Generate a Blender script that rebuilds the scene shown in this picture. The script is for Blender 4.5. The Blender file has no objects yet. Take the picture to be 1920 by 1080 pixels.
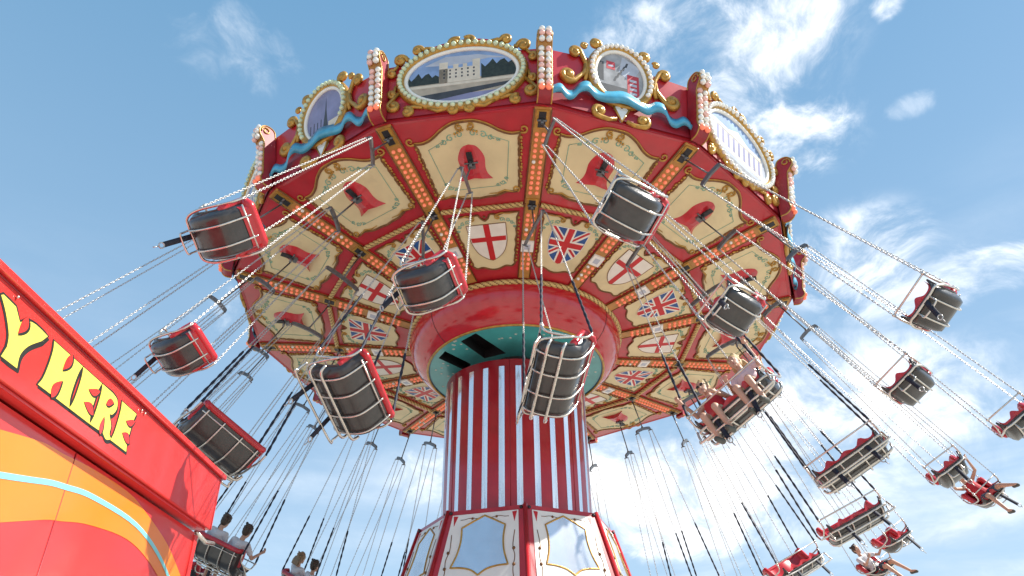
import bpy, bmesh, math, random
from mathutils import Matrix, Vector
random.seed(7)
R_ = math.radians
S = bpy.context.scene
COL = S.collection

# ------------------------------------------------------------------ camera
F_PX, PITCH, YAW, ROLL, DIST, CAMZ = 1360.96, 0.55491, 0.00311, -0.0105, 15.435, 1.6
cd = bpy.data.cameras.new('camera'); cam = bpy.data.objects.new('camera', cd); COL.objects.link(cam)
cd.sensor_width = 36.0; cd.lens = 36.0 * F_PX / 1920.0; cd.clip_end = 3000; cd.clip_start = 0.05
_rz = Matrix.Rotation(YAW, 3, 'Z')
_right = _rz @ Vector((1, 0, 0)); _fw = _rz @ Vector((0, math.cos(PITCH), math.sin(PITCH)))
_up = _rz @ Vector((0, -math.sin(PITCH), math.cos(PITCH)))
cr, sr = math.cos(ROLL), math.sin(ROLL)
_r2 = _right * cr + _up * sr; _u2 = _up * cr - _right * sr
cam.matrix_world = Matrix(((_r2.x, _u2.x, -_fw.x, 0), (_r2.y, _u2.y, -_fw.y, -DIST), (_r2.z, _u2.z, -_fw.z, CAMZ), (0, 0, 0, 1)))
S.camera = cam

# ------------------------------------------------------------------ sky, sun, exposure
SUN_AZ, SUN_EL = R_(-6), R_(47)
S.view_settings.view_transform = 'Standard'; S.view_settings.look = 'None'
S.view_settings.gamma = 1.0; S.view_settings.use_curve_mapping = False
S.view_settings.exposure = 1.08
W = bpy.data.worlds.new('World'); S.world = W; W.use_nodes = True
nt = W.node_tree; N, Lk = nt.nodes, nt.links
bg = N['Background']; bg.inputs['Strength'].default_value = 0.085
sky = N.new('ShaderNodeTexSky'); sky.sky_type = 'NISHITA'; sky.sun_disc = False
sky.sun_elevation = SUN_EL; sky.sun_rotation = R_(90) - SUN_AZ
sky.air_density = 1.0; sky.dust_density = 0.4; sky.ozone_density = 1.2; sky.altitude = 20
tc = N.new('ShaderNodeTexCoord')
def wmath(op, a, b=None, c=None):
    n = N.new('ShaderNodeMath'); n.operation = op
    for i, v in enumerate((a, b, c)):
        if v is None: continue
        if isinstance(v, (int, float)): n.inputs[i].default_value = v
        else: Lk.new(v, n.inputs[i])
    return n.outputs[0]
def wrange(v, a, b, c=0.0, d=1.0):
    n = N.new('ShaderNodeMapRange'); n.interpolation_type = 'SMOOTHSTEP'
    Lk.new(v, n.inputs[0])
    for i, q in enumerate((a, b, c, d)): n.inputs[i + 1].default_value = q
    return n.outputs[0]
def wnoise(scale, detail, rough, vec, dist=0.0):
    n = N.new('ShaderNodeTexNoise'); n.inputs['Scale'].default_value = scale
    n.inputs['Detail'].default_value = detail; n.inputs['Roughness'].default_value = rough
    n.inputs['Distortion'].default_value = dist; Lk.new(vec, n.inputs['Vector']); return n.outputs[0]
def wmap(loc=(0, 0, 0), rot=(0, 0, 0), scale=(1, 1, 1), vec=None):
    m = N.new('ShaderNodeMapping'); Lk.new(vec or tc.outputs['Generated'], m.inputs[0])
    m.inputs['Location'].default_value = loc; m.inputs['Rotation'].default_value = rot; m.inputs['Scale'].default_value = scale
    return m.outputs[0]
DIRV = tc.outputs['Generated']
warp = N.new('ShaderNodeTexNoise'); warp.inputs['Scale'].default_value = 4.0; warp.inputs['Detail'].default_value = 3; Lk.new(DIRV, warp.inputs['Vector'])
wadd = N.new('ShaderNodeVectorMath'); wadd.operation = 'MULTIPLY_ADD'; Lk.new(warp.outputs['Color'], wadd.inputs[0]); wadd.inputs[1].default_value = (.22, .22, .22); Lk.new(DIRV, wadd.inputs[2])
puff = wnoise(8.0, 15.0, 0.64, wmap(scale=(1.0, 1.0, 1.5), rot=(0, .5, 0), loc=(.7, .1, .2), vec=wadd.outputs[0]), 0.1)
def cloud_at(d, rx, rz, lo, hi, gain):      # a cloud around a direction: rx wide, rz high
    vm = N.new('ShaderNodeVectorMath'); vm.operation = 'SUBTRACT'; Lk.new(DIRV, vm.inputs[0]); vm.inputs[1].default_value = d
    vs = N.new('ShaderNodeVectorMath'); vs.operation = 'MULTIPLY'; Lk.new(vm.outputs[0], vs.inputs[0])
    vs.inputs[1].default_value = (1 / rx, 1 / rx, 1 / rz)
    ln = N.new('ShaderNodeVectorMath'); ln.operation = 'LENGTH'; Lk.new(vs.outputs[0], ln.inputs[0])
    m = wrange(ln.outputs['Value'], 1.0, 0.1)
    s = wmath('ADD', wmath('MULTIPLY_ADD', puff, 4.4, -2.2), wmath('MULTIPLY', m, 0.85))
    return wmath('MULTIPLY', wmath('MULTIPLY', wrange(s, lo, hi + .35), wrange(m, 0.0, 0.6)), gain)
clouds = [cloud_at((.215, .624, .750), .18, .08, .05, 1.15, .65), cloud_at((.295, .606, .737), .16, .12, -.25, .95, .85),
          cloud_at((.335, .588, .736), .12, .13, -.25, .9, .85), cloud_at((.285, .628, .724), .10, .05, .20, .95, .7), cloud_at((-.335, .602, .724), .14, .06, .35, 1.8, .4),
          cloud_at((.356, .680, .641), .11, .075, .1, .95, .8), cloud_at((.392, .688, .608), .06, .02, .6, 1.5, .45),
          cloud_at((.425, .752, .503), .14, .085, .1, 1.0, .8), cloud_at((-.118, .947, .298), .08, .06, .3, 1.1, .5),
          cloud_at((-.385, .797, .466), .09, .06, .4, 1.25, .36), cloud_at((.434, .546, .717), .035, .022, .35, 1.1, .7), cloud_at((.47, .62, .63), .05, .02, .5, 1.3, .3),
          cloud_at((.25, .926, .283), .30, .12, -.35, 1.0, 1.0), cloud_at((.40, .85, .345), .30, .11, -.2, 1.15, .85),
          cloud_at((.52, .72, .455), .22, .05, .2, 1.1, .55), cloud_at((.20, .955, .215), .25, .04, .1, 1.0, .7)]
acc = clouds[0]
for c in clouds[1:]: acc = wmath('MAXIMUM', acc, c)
# thin streaked veil, thicker low in the sky
streak = wnoise(3.2, 7.0, 0.52, wmap(scale=(1.0, 1.0, 5.0), loc=(3.1, 1.7, .4)), 0.35)
sep = N.new('ShaderNodeSeparateXYZ'); Lk.new(DIRV, sep.inputs[0])
low = wrange(sep.outputs['Z'], 0.62, 0.12)
veil = wmath('MULTIPLY', wrange(streak, 0.36, 0.80), wmath('MULTIPLY', low, 0.8))
veil = wmath('MULTIPLY', veil, wrange(sep.outputs['X'], -0.45, 0.3, 0.28, 1.0))
acc = wmath('MINIMUM', wmath('ADD', acc, veil), 1.0)
hz = N.new('ShaderNodeValToRGB'); Lk.new(sep.outputs['Z'], hz.inputs[0])      # summer haze over the clear-sky model
hz.color_ramp.elements[0].position = 0.0; hz.color_ramp.elements[0].color = (3.2, 4.4, 5.6, 1)
hz.color_ramp.elements[1].position = 0.8; hz.color_ramp.elements[1].color = (1.06, 2.5, 4.05, 1)
mx0 = N.new('ShaderNodeMixRGB'); mx0.inputs[0].default_value = .72; Lk.new(sky.outputs[0], mx0.inputs[1]); Lk.new(hz.outputs[0], mx0.inputs[2])
mx = N.new('ShaderNodeMixRGB'); Lk.new(acc, mx.inputs[0]); Lk.new(mx0.outputs[0], mx.inputs[1]); crmp = N.new('ShaderNodeValToRGB'); Lk.new(puff, crmp.inputs[0]); crmp.color_ramp.elements[0].position = .40; crmp.color_ramp.elements[0].color = (5.2, 5.7, 6.3, 1); crmp.color_ramp.elements[1].position = .60; crmp.color_ramp.elements[1].color = (8.6, 8.7, 8.8, 1); Lk.new(crmp.outputs[0], mx.inputs[2])
Lk.new(mx.outputs[0], bg.inputs['Color'])
sd = bpy.data.lights.new('sun', 'SUN'); so = bpy.data.objects.new('sun', sd); COL.objects.link(so)
sd.energy = 4.2; sd.angle = R_(0.53); sd.color = (1.0, .95, .86)
_sv = Vector((math.cos(SUN_EL) * math.cos(SUN_AZ), math.cos(SUN_EL) * math.sin(SUN_AZ), math.sin(SUN_EL)))
so.rotation_euler = _sv.to_track_quat('Z', 'Y').to_euler(); so.location = (30, 0, 40)

# ------------------------------------------------------------------ materials
MATS = {}
def mat(name, col, rough=.5, metal=0., var=.12, vscale=6., bump=0., bscale=40., coat=0., emit=0., rvar=0., dirt=0.):
    m = bpy.data.materials.new(name); m.use_nodes = True; t = m.node_tree; b = t.nodes['Principled BSDF']
    b.inputs['Roughness'].default_value = rough; b.inputs['Metallic'].default_value = metal
    b.inputs['Coat Weight'].default_value = coat; b.inputs['Coat Roughness'].default_value = .08
    co = t.nodes.new('ShaderNodeTexCoord'); nz = t.nodes.new('ShaderNodeTexNoise')
    oi = t.nodes.new('ShaderNodeObjectInfo'); ad = t.nodes.new('ShaderNodeVectorMath'); ad.operation = 'MULTIPLY_ADD'; t.links.new(oi.outputs['Random'], ad.inputs[0]); ad.inputs[1].default_value = (37, 23, 51); t.links.new(co.outputs['Object'], ad.inputs[2]); vec = ad.outputs[0]
    t.links.new(vec, nz.inputs['Vector']); nz.inputs['Scale'].default_value = vscale; nz.inputs['Detail'].default_value = 6
    rp = t.nodes.new('ShaderNodeValToRGB'); c = col
    rp.color_ramp.elements[0].position = .28; rp.color_ramp.elements[1].position = .72
    rp.color_ramp.elements[0].color = (c[0] * (1 - var), c[1] * (1 - var), c[2] * (1 - var), 1)
    rp.color_ramp.elements[1].color = (min(1, c[0] * (1 + var)), min(1, c[1] * (1 + var)), min(1, c[2] * (1 + var)), 1)
    t.links.new(nz.outputs[0], rp.inputs[0]); out = rp.outputs[0]
    if dirt:
        n2 = t.nodes.new('ShaderNodeTexNoise'); n2.inputs['Scale'].default_value = vscale * .45; n2.inputs['Detail'].default_value = 9; n2.inputs['Roughness'].default_value = .7
        t.links.new(vec, n2.inputs['Vector'])
        mr = t.nodes.new('ShaderNodeMapRange'); mr.inputs[1].default_value = .52; mr.inputs[2].default_value = .8; mr.inputs[3].default_value = 0; mr.inputs[4].default_value = dirt
        t.links.new(n2.outputs[0], mr.inputs[0])
        mm = t.nodes.new('ShaderNodeMixRGB'); t.links.new(mr.outputs[0], mm.inputs[0]); t.links.new(out, mm.inputs[1]); mm.inputs[2].default_value = (.11, .085, .06, 1)
        out = mm.outputs[0]
    t.links.new(out, b.inputs['Base Color'])
    if rvar:
        m2 = t.nodes.new('ShaderNodeMapRange'); m2.inputs[3].default_value = max(.02, rough - rvar); m2.inputs[4].default_value = rough + rvar
        t.links.new(nz.outputs[0], m2.inputs[0]); t.links.new(m2.outputs[0], b.inputs['Roughness'])
    if bump:
        n3 = t.nodes.new('ShaderNodeTexNoise'); n3.inputs['Scale'].default_value = bscale; n3.inputs['Detail'].default_value = 4
        t.links.new(co.outputs['Object'], n3.inputs['Vector'])
        bp = t.nodes.new('ShaderNodeBump'); bp.inputs['Strength'].default_value = bump; bp.inputs['Distance'].default_value = .02
        t.links.new(n3.outputs[0], bp.inputs['Height']); t.links.new(bp.outputs[0], b.inputs['Normal'])
    if emit:
        t.links.new(out, b.inputs['Emission Color']); b.inputs['Emission Strength'].default_value = emit
    MATS[name] = m; return m
mat('red_paint', (.43, .017, .026), .32, var=.14, vscale=2.5, coat=.35, dirt=.22, rvar=.1)
mat('hub_red', (.46, .014, .022), .16, var=.1, vscale=3, coat=.6, dirt=.12)
mat('crimson', (.30, .012, .022), .4, var=.2, vscale=3, dirt=.2)
mat('cream', (.68, .575, .33), .5, var=.08, vscale=2.2, dirt=.30, bump=.05)
mat('gold', (.44, .24, .045), .3, metal=.35, var=.3, vscale=9, bump=.15, bscale=30)
mat('gold_dark', (.17, .068, .016), .45, metal=.15, var=.4, vscale=16)
mat('rope_gold', (.56, .40, .15), .45, metal=.2, var=.25, vscale=20)
mat('ochre', (.42, .20, .045), .4, var=.22, vscale=6, dirt=.25)
mat('teal_line', (.20, .40, .30), .5, var=.2)
mat('teal', (.08, .44, .44), .3, var=.12, vscale=3, coat=.3, dirt=.12)
mat('deep_blue', (.01, .10, .22), .35, var=.2)
mat('flag_white', (.74, .70, .62), .5, var=.06)
mat('flag_red', (.50, .012, .015), .45, var=.1)
mat('flag_blue', (.012, .075, .25), .45, var=.15)
mat('black_steel', (.03, .03, .033), .45, metal=.4, var=.3, vscale=20)
mat('dark_steel', (.15, .15, .155), .4, metal=.6, var=.25, vscale=14)
mat('steel', (.62, .58, .52), .28, metal=.85, var=.15, vscale=18, rvar=.1)
mat('chain_steel', (.50, .49, .47), .42, metal=.7, var=.2, vscale=30)
mat('chair_shell', (.04, .037, .036), .28, coat=.3, var=.25, vscale=9, dirt=.25, bump=.15, bscale=25)
mat('chair_red', (.48, .018, .028), .3, var=.16, vscale=7, coat=.3)
mat('webbing', (.012, .015, .03), .7, var=.25, vscale=30, bump=.2, bscale=90)
mat('mirror', (.88, .89, .91), .09, metal=.80, var=.03, vscale=1.2, bump=.035, bscale=3.0)
mat('dusty_mirror', (.80, .82, .86), .10, metal=.78, var=.06, vscale=2.5, bump=.06, bscale=2.2, dirt=.1)
mat('panel_white', (.78, .76, .70), .35, var=.06, vscale=2, coat=.2, dirt=.1)
mat('bulb_orange', (.85, .22, .12), .18, var=.1, emit=.16)
mat('bulb_clear', (.80, .78, .72), .06, metal=.25, var=.05)
mat('bulb_green', (.58, .66, .44), .1, var=.1, metal=.1)
mat('bulb_pink', (.80, .48, .42), .1, var=.1, metal=.1)
mat('ribbon_blue', (.06, .33, .50), .35, var=.22, vscale=5, coat=.3)
mat('pic_sky', (.20, .30, .50), .35, var=.35, vscale=2.4)
mat('pic_stone', (.62, .55, .44), .4, var=.1, vscale=8)
mat('pic_dark', (.05, .05, .055), .4, var=.3, vscale=6)
mat('pic_tree', (.022, .03, .022), .5, var=.5, vscale=14)
mat('pic_lawn', (.40, .34, .26), .45, var=.2, vscale=5)
mat('pic_grey', (.30, .30, .31), .3, var=.35, vscale=5)
mat('pic_pale', (.42, .45, .52), .3, var=.12, vscale=4)
mat('pic_mauve', (.22, .22, .36), .35, var=.2, vscale=3)
mat('pic_red', (.45, .04, .05), .4, var=.2)
mat('booth_red', (.62, .035, .032), .2, var=.06, vscale=1.2, coat=.5, dirt=.06, rvar=.06)
mat('booth_orange', (.78, .20, .012), .22, var=.05, vscale=1.4, coat=.5)
mat('booth_cyan', (.20, .58, .60), .25, var=.05, coat=.4)
mat('letter_yellow', (.80, .66, .10), .35, var=.05)
mat('letter_black', (.018, .02, .018), .4, var=.2)
mat('skin', (.50, .29, .20), .5, var=.08, vscale=9)
mat('hair_blond', (.42, .29, .13), .55, var=.3, vscale=30, bump=.5, bscale=60)
mat('hair_brown', (.045, .028, .018), .5, var=.3, vscale=30, bump=.5, bscale=60)
mat('hair_sand', (.22, .14, .07), .55, var=.3, vscale=30, bump=.5, bscale=60)
mat('cloth_white', (.62, .62, .63), .8, var=.08, vscale=8, bump=.2, bscale=18)
mat('cloth_red', (.46, .015, .025), .75, var=.12, vscale=8, bump=.2, bscale=18)
mat('cloth_denim', (.05, .075, .12), .8, var=.2, vscale=12, bump=.2, bscale=22)
mat('cloth_pink', (.62, .47, .50), .8, var=.1, vscale=9, bump=.2, bscale=18)
mat('cloth_khaki', (.46, .38, .24), .8, var=.12, vscale=9, bump=.2, bscale=18)
mat('cloth_dark', (.04, .045, .06), .8, var=.2, vscale=9, bump=.2, bscale=18)
mat('shoe', (.06, .06, .05), .6, var=.2)
mat('eye_dark', (.02, .015, .012), .2)
mat('lips', (.42, .15, .13), .5)
mat('paving', (.40, .38, .34), .8, var=.2, vscale=.6, bump=.3, bscale=8, dirt=.2)

# ------------------------------------------------------------------ mesh builder
class MB:
    def __init__(s): s.v = []; s.f = []; s.m = []; s.sm = []; s.names = []; s.cur = 0
    def use(s, n):
        if n not in s.names: s.names.append(n)
        s.cur = s.names.index(n); return s
    def add(s, vs, fs, smooth=False):
        o = len(s.v); s.v += [tuple(v) for v in vs]
        for f in fs: s.f.append([i + o for i in f]); s.m.append(s.cur); s.sm.append(smooth)
    def box(s, c, d, M=None):
        x, y, z = c; a, b, e = (q / 2 for q in d)
        vs = [Vector((x + i * a, y + j * b, z + k * e)) for i in (-1, 1) for j in (-1, 1) for k in (-1, 1)]
        if M: vs = [M @ v for v in vs]
        s.add(vs, [(0, 1, 3, 2), (4, 6, 7, 5), (0, 4, 5, 1), (2, 3, 7, 6), (0, 2, 6, 4), (1, 5, 7, 3)])
    def tube(s, pts, r, n=8, closed=False, caps=True, flat=None):
        pts = [Vector(q) for q in pts]; L = len(pts); rs = r if isinstance(r, (list, tuple)) else [r] * L
        prev = None; vs = []
        for i, q in enumerate(pts):
            if closed: t = pts[(i + 1) % L] - pts[i - 1]
            else: t = pts[min(i + 1, L - 1)] - pts[max(i - 1, 0)]
            if t.length < 1e-9: t = Vector((0, 0, 1))
            t.normalize()
            if prev is None:
                a = Vector((0, 0, 1)) if abs(t.z) < .9 else Vector((1, 0, 0)); prev = (a - t * a.dot(t)).normalized()
            else:
                prev = prev - t * prev.dot(t)
                prev = prev.normalized() if prev.length > 1e-6 else t.orthogonal().normalized()
            b = t.cross(prev)
            for j in range(n):
                an = 2 * math.pi * j / n; vs.append(q + (prev * math.cos(an) + b * math.sin(an)) * rs[i])
        fs = []
        for i in range(L if closed else L - 1):
            k = (i + 1) % L
            for j in range(n): fs.append((i * n + j, i * n + (j + 1) % n, k * n + (j + 1) % n, k * n + j))
        if caps and not closed: fs += [tuple(reversed(range(n))), tuple(range((L - 1) * n, L * n))]
        s.add(vs, fs, True)
    def ball(s, c, r, nu=8, nv=5, sc=(1, 1, 1)):
        c = Vector(c); vs = [c + Vector((0, 0, r * sc[2]))]
        for i in range(1, nv):
            th = math.pi * i / nv
            for j in range(nu):
                a = 2 * math.pi * j / nu; vs.append(c + Vector((r * sc[0] * math.sin(th) * math.cos(a), r * sc[1] * math.sin(th) * math.sin(a), r * sc[2] * math.cos(th))))
        vs.append(c - Vector((0, 0, r * sc[2]))); fs = []
        for j in range(nu): fs.append((0, 1 + j, 1 + (j + 1) % nu))
        for i in range(nv - 2):
            for j in range(nu): a = 1 + i * nu; fs.append((a + j, a + nu + j, a + nu + (j + 1) % nu, a + (j + 1) % nu))
        a = 1 + (nv - 2) * nu
        for j in range(nu): fs.append((a + j, len(vs) - 1, a + (j + 1) % nu))
        s.add(vs, fs, True)
    def lathe(s, prof, n=64, a0=0, a1=2 * math.pi, smooth=True):
        full = abs(a1 - a0 - 2 * math.pi) < 1e-6; m = n if full else n + 1; vs = []; fs = []
        for i in range(m):
            a = a0 + (a1 - a0) * i / n
            for r, z in prof: vs.append((r * math.cos(a), r * math.sin(a), z))
        P = len(prof)
        for i in range(n):
            k = (i + 1) % m
            for j in range(P - 1): fs.append((i * P + j, k * P + j, k * P + j + 1, i * P + j + 1))
        s.add(vs, fs, smooth)
    def slab(s, out, fn, o0, o1, back=False):    # flat outline (list of 2D) -> plate; fn(u,v,off) maps to 3D
        n = len(out); vs = [fn(u, v, o1) for u, v in out] + [fn(u, v, o0) for u, v in out]
        fs = [tuple(range(n))] + [(i, i + n, (i + 1) % n + n, (i + 1) % n) for i in range(n)]
        if back: fs.append(tuple(reversed(range(n, 2 * n))))
        s.add(vs, fs)
    def grid(s, rows, smooth=True, closed=False):
        n = len(rows[0]); vs = [q for r in rows for q in r]; fs = []
        for i in range(len(rows) - 1):
            for j in range(n if closed else n - 1):
                k = (j + 1) % n; fs.append((i * n + j, i * n + k, (i + 1) * n + k, (i + 1) * n + j))
        s.add(vs, fs, smooth)
    def mesh(s, name, fix=True):
        me = bpy.data.meshes.new(name); me.from_pydata(s.v, [], s.f)
        for n in s.names: me.materials.append(MATS[n])
        for i, p in enumerate(me.polygons): p.material_index = s.m[i]; p.use_smooth = s.sm[i]
        bm = bmesh.new(); bm.from_mesh(me)
        big = [f for f in bm.faces if len(f.verts) > 4]
        if big: bmesh.ops.triangulate(bm, faces=big)
        if fix: bmesh.ops.recalc_face_normals(bm, faces=bm.faces)
        bm.to_mesh(me); bm.free(); return me
def link(name, me, parent=None, M=None):
    o = bpy.data.objects.new(name, me); COL.objects.link(o)
    if parent: o.parent = parent
    if M is not None: o.matrix_basis = M
    return o
def put(name, mb, parent=None, M=None, m=None):
    if m: mb.names = mb.names or [m]
    return link(name, mb.mesh(name), parent, M)
def empty(name, M=None):
    o = bpy.data.objects.new(name, None); COL.objects.link(o); o.empty_display_size = .2
    if M is not None: o.matrix_basis = M
    return o
def tag(o, label=None, cat=None, group=None, kind=None):
    if label: o['label'] = label
    if cat: o['category'] = cat
    if group: o['group'] = group
    if kind: o['kind'] = kind
    return o
def clip(poly, cp):                       # Sutherland-Hodgman, cp convex ccw
    for i in range(len(cp)):
        a, b = cp[i], cp[(i + 1) % len(cp)]; out = []
        sd_ = lambda p: (b[0] - a[0]) * (p[1] - a[1]) - (b[1] - a[1]) * (p[0] - a[0])
        for j in range(len(poly)):
            p, q = poly[j], poly[(j + 1) % len(poly)]; dp, dq = sd_(p), sd_(q)
            if dp >= 0: out.append(p)
            if dp * dq < 0:
                t = dp / (dp - dq); out.append((p[0] + (q[0] - p[0]) * t, p[1] + (q[1] - p[1]) * t))
        poly = out
        if len(poly) < 3: return []
    return poly
def smooth2(pts, n=6, closed=False):       # catmull-rom
    L = len(pts); out = []
    for i in range(L if closed else L - 1):
        g = lambda k: Vector(pts[k % L] if closed else pts[min(max(k, 0), L - 1)])
        p0, p1, p2, p3 = g(i - 1), g(i), g(i + 1), g(i + 2)
        for j in range(n):
            t = j / n; out.append(tuple(.5 * ((2 * p1) + (p2 - p0) * t + (2 * p0 - 5 * p1 + 4 * p2 - p3) * t * t + (3 * p1 - p0 - 3 * p2 + p3) * t ** 3)))
    if not closed: out.append(tuple(pts[-1]))
    return out
def spiral(c, r0, r1, a0, turns, n=18):
    return [(c[0] + (r0 + (r1 - r0) * i / n) * math.cos(a0 + turns * 2 * math.pi * i / n),
             c[1] + (r0 + (r1 - r0) * i / n) * math.sin(a0 + turns * 2 * math.pi * i / n)) for i in range(n + 1)]

# ------------------------------------------------------------------ ground
mb = MB().use('paving'); mb.add([(-900, -900, 0), (900, -900, 0), (900, 900, 0), (-900, 900, 0)], [(0, 1, 2, 3)])
tag(put('ground', mb), kind='structure')

# ------------------------------------------------------------------ the ride: tower
ride = empty('swing_ride')
tag(ride, 'tall red and gold chair swing carousel with striped tower and flag-painted canopy', 'carousel')
NS = 14; STEP = 2 * math.pi / NS; PHI = -0.13944; HZ = 10.1446
Tm = Matrix.Rotation(-0.120087, 4, 'X') @ Matrix.Rotation(0.009513, 4, 'Y')
MC = Matrix.Translation((0, 0, HZ)) @ Tm
MH = Matrix.Translation((0, 0, HZ)) @ Matrix.Rotation(-0.0905, 4, 'X') @ Matrix.Rotation(-0.01256, 4, 'Y')
def ang(k): return -math.pi / 2 + PHI + k * STEP
def sector(k): return MC @ Matrix.Rotation(ang(k), 4, 'Z')
C14 = math.cos(math.pi / 14)
RT, ZT, ZB = 1.574, 8.43, 5.25
mb = MB().use('red_paint')
mb.lathe([(RT, ZB - .3), (RT, ZT), (RT - .05, ZT + .012), (RT - .05, ZB)], 112)
tower = put('tower_cylinder', mb, ride)
P28 = 2 * math.pi / 28
strip = MB().use('mirror')
hw = P28 / 6
def cyl(a, z, r): return (r * math.cos(a), r * math.sin(a), z)
zs = [ZB + .02, 6.0, 6.8, 7.6, ZT - .16]
rows = []
for z in zs:
    rows.append([cyl(hw * (t / 2 - 1), z, RT + .008) for t in range(5)])
strip.grid(rows)
for sgn in (-1, 1): strip.add([cyl(sgn * hw, zs[0], RT + .008), cyl(sgn * hw, zs[-1], RT + .008), cyl(sgn * hw, zs[-1], RT - .01), cyl(sgn * hw, zs[0], RT - .01)], [(0, 1, 2, 3)])
strip.add([cyl(-hw, zs[-1], RT + .008), cyl(hw, zs[-1], RT + .008), cyl(hw, zs[-1], RT - .01), cyl(-hw, zs[-1], RT - .01)], [(0, 1, 2, 3)])
sme = strip.mesh('mirror_strip')
for i in range(28): link('mirror_strip', sme, tower, Matrix.Rotation(-math.pi / 2 + .046 + i * P28, 4, 'Z'))
seam = MB().use('crimson')
for i in range(7):
    a = -math.pi / 2 - .07 + i * 2 * math.pi / 7
    seam.tube([cyl(a, ZB, RT + .002), cyl(a, ZT - .01, RT + .002)], .006, 4)
put('panel_seam', seam, tower)

# base: eight-sided flared foot with painted panels and mirrors
OCT0 = R_(-85.5)
def octv(i, z):
    r = 2.0 + (5.25 - z) * .32; a = OCT0 + i * math.pi / 4
    return Vector((r * math.cos(a), r * math.sin(a), z))
base = MB().use('red_paint')
for i in range(8):
    base.add([octv(i, 0), octv(i + 1, 0), octv(i + 1, 5.25), octv(i, 5.25)], [(0, 1, 2, 3)])
base.add([octv(i, 5.25) for i in range(8)], [tuple(range(8))])
baseo = put('tower_base', base, ride)
for i in range(8):
    A, B, Cc, D = octv(i, 5.25), octv(i + 1, 5.25), octv(i, 3.0), octv(i + 1, 3.0)
    mid_t = (A + B) / 2; ut = (B - A).normalized(); dn = ((Cc + D) / 2 - mid_t).normalized(); nn = ut.cross(dn)
    if nn.dot(mid_t) < 0: nn = -nn
    nn.normalize(); wt = (B - A).length; wb = (D - Cc).length; LH = ((Cc + D) / 2 - mid_t).length
    def fn(u, v, o, mid_t=mid_t, ut=ut, dn=dn, nn=nn, wt=wt, wb=wb, LH=LH):   # u -1..1 across, v metres down the slope
        w = (wt + (wb - wt) * v / LH) / 2
        return mid_t + dn * v + ut * (u * w) + nn * o
    p = MB().use('panel_white'); e = .83
    p.slab([(-e, .1), (e, .1), (e, 2.25), (-e, 2.25)], fn, 0, .012)
    po = put('base_panel', p, baseo)
    msh = smooth2([(-.5, .36), (-.25, .25), (0, .16)], 5) + smooth2([(0, .16), (.25, .26), (.52, .38), ], 5)[1:]
    side = smooth2([(.52, .38), (.485, .62), (.51, .88), (.60, 1.14)], 5)[1:]
    bot = smooth2([(.60, 1.14), (.38, 1.15), (.16, 1.20), (0, 1.30)], 5)[1:]
    half = msh[10:] + side + bot
    outl = half + [(-u, v) for u, v in reversed(half[1:-1])]
    q = MB().use('dusty_mirror'); q.slab(outl, fn, .012, .018); put('base_mirror', q, po)
    g = MB().use('gold'); g.tube([fn(u, v, .018) for u, v in outl], .017, 6, closed=True)
    put('mirror_border', g, po)
    for sgn in (-1, 1):
        g = MB().use('gold_dark')
        ln = smooth2([(sgn * .74, .5), (sgn * .70, .8), (sgn * .74, 1.0), (sgn * .70, 1.25), (sgn * .76, 1.6)], 6)
        g.tube([fn(u, v, .014) for u, v in ln], .008, 4)
        for vv in (.85, 1.15):
            g.ball(fn(sgn * .72, vv, .014), .032, 6, 4)
        g.tube([fn(sgn * x, .2 + .015 * math.sin(x * 14), .014) for x in (.12, .2, .3, .4, .5, .6)], .006, 4)
        g.ball(fn(sgn * .3, .2, .014), .026, 6, 4)
        put('painted_line', g, po)
        g = MB().use('flag_red')
        g.slab([(sgn * .8, .12), (sgn * .68, .13), (sgn * .735, .33)], fn, .012, .016)
        put('corner_ornament', g, po)
    for sgn in (-1, 1):
        b = MB().use('black_steel'); b.ball(fn(sgn * .9, .05, .01), .035, 7, 5); put('bolt', b, baseo)
    # raised red corner batten
    c = MB().use('red_paint'); c.tube([octv(i, 5.26), octv(i, 0)], .045, 6); put('corner_batten', c, baseo)

# ------------------------------------------------------------------ hub
hub = MB().use('hub_red')
hub.lathe([(2.30, -.50), (2.455, -.60), (2.475, -.70), (2.462, -.82), (2.42, -.98), (2.34, -1.14), (2.22, -1.28), (2.10, -1.37), (2.03, -1.40)], 112)
hubo = put('hub_bowl', hub, ride, MH)
g = MB().use('gold'); g.tube([cyl(i / 96 * 2 * math.pi, -1.40, 2.025) for i in range(96)], .028, 8, closed=True); put('gold_ring', g, hubo)
sm = MB().use('black_steel')
for i in range(7):
    a = -math.pi / 2 + .07 + i * 2 * math.pi / 7
    sm.tube([cyl(a, z, r + .002) for r, z in ((2.455, -.60), (2.475, -.70), (2.462, -.82), (2.42, -.98), (2.34, -1.14), (2.22, -1.28), (2.10, -1.37), (2.03, -1.40))], .006, 4)
put('bowl_seam', sm, hubo)
fil = MB().use('gold')
for i in range(14):
    a = i * STEP + .1
    for sgn in (-1, 1):
        fil.tube([cyl(a + sgn * (.03 + .10 * t / 12), -1.0 - .16 * math.sin(t * .5), 2.42 - .0 * t + .012 - (.07 if math.sin(t * .5) > .4 else 0)) for t in range(13)], .005, 3)
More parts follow.
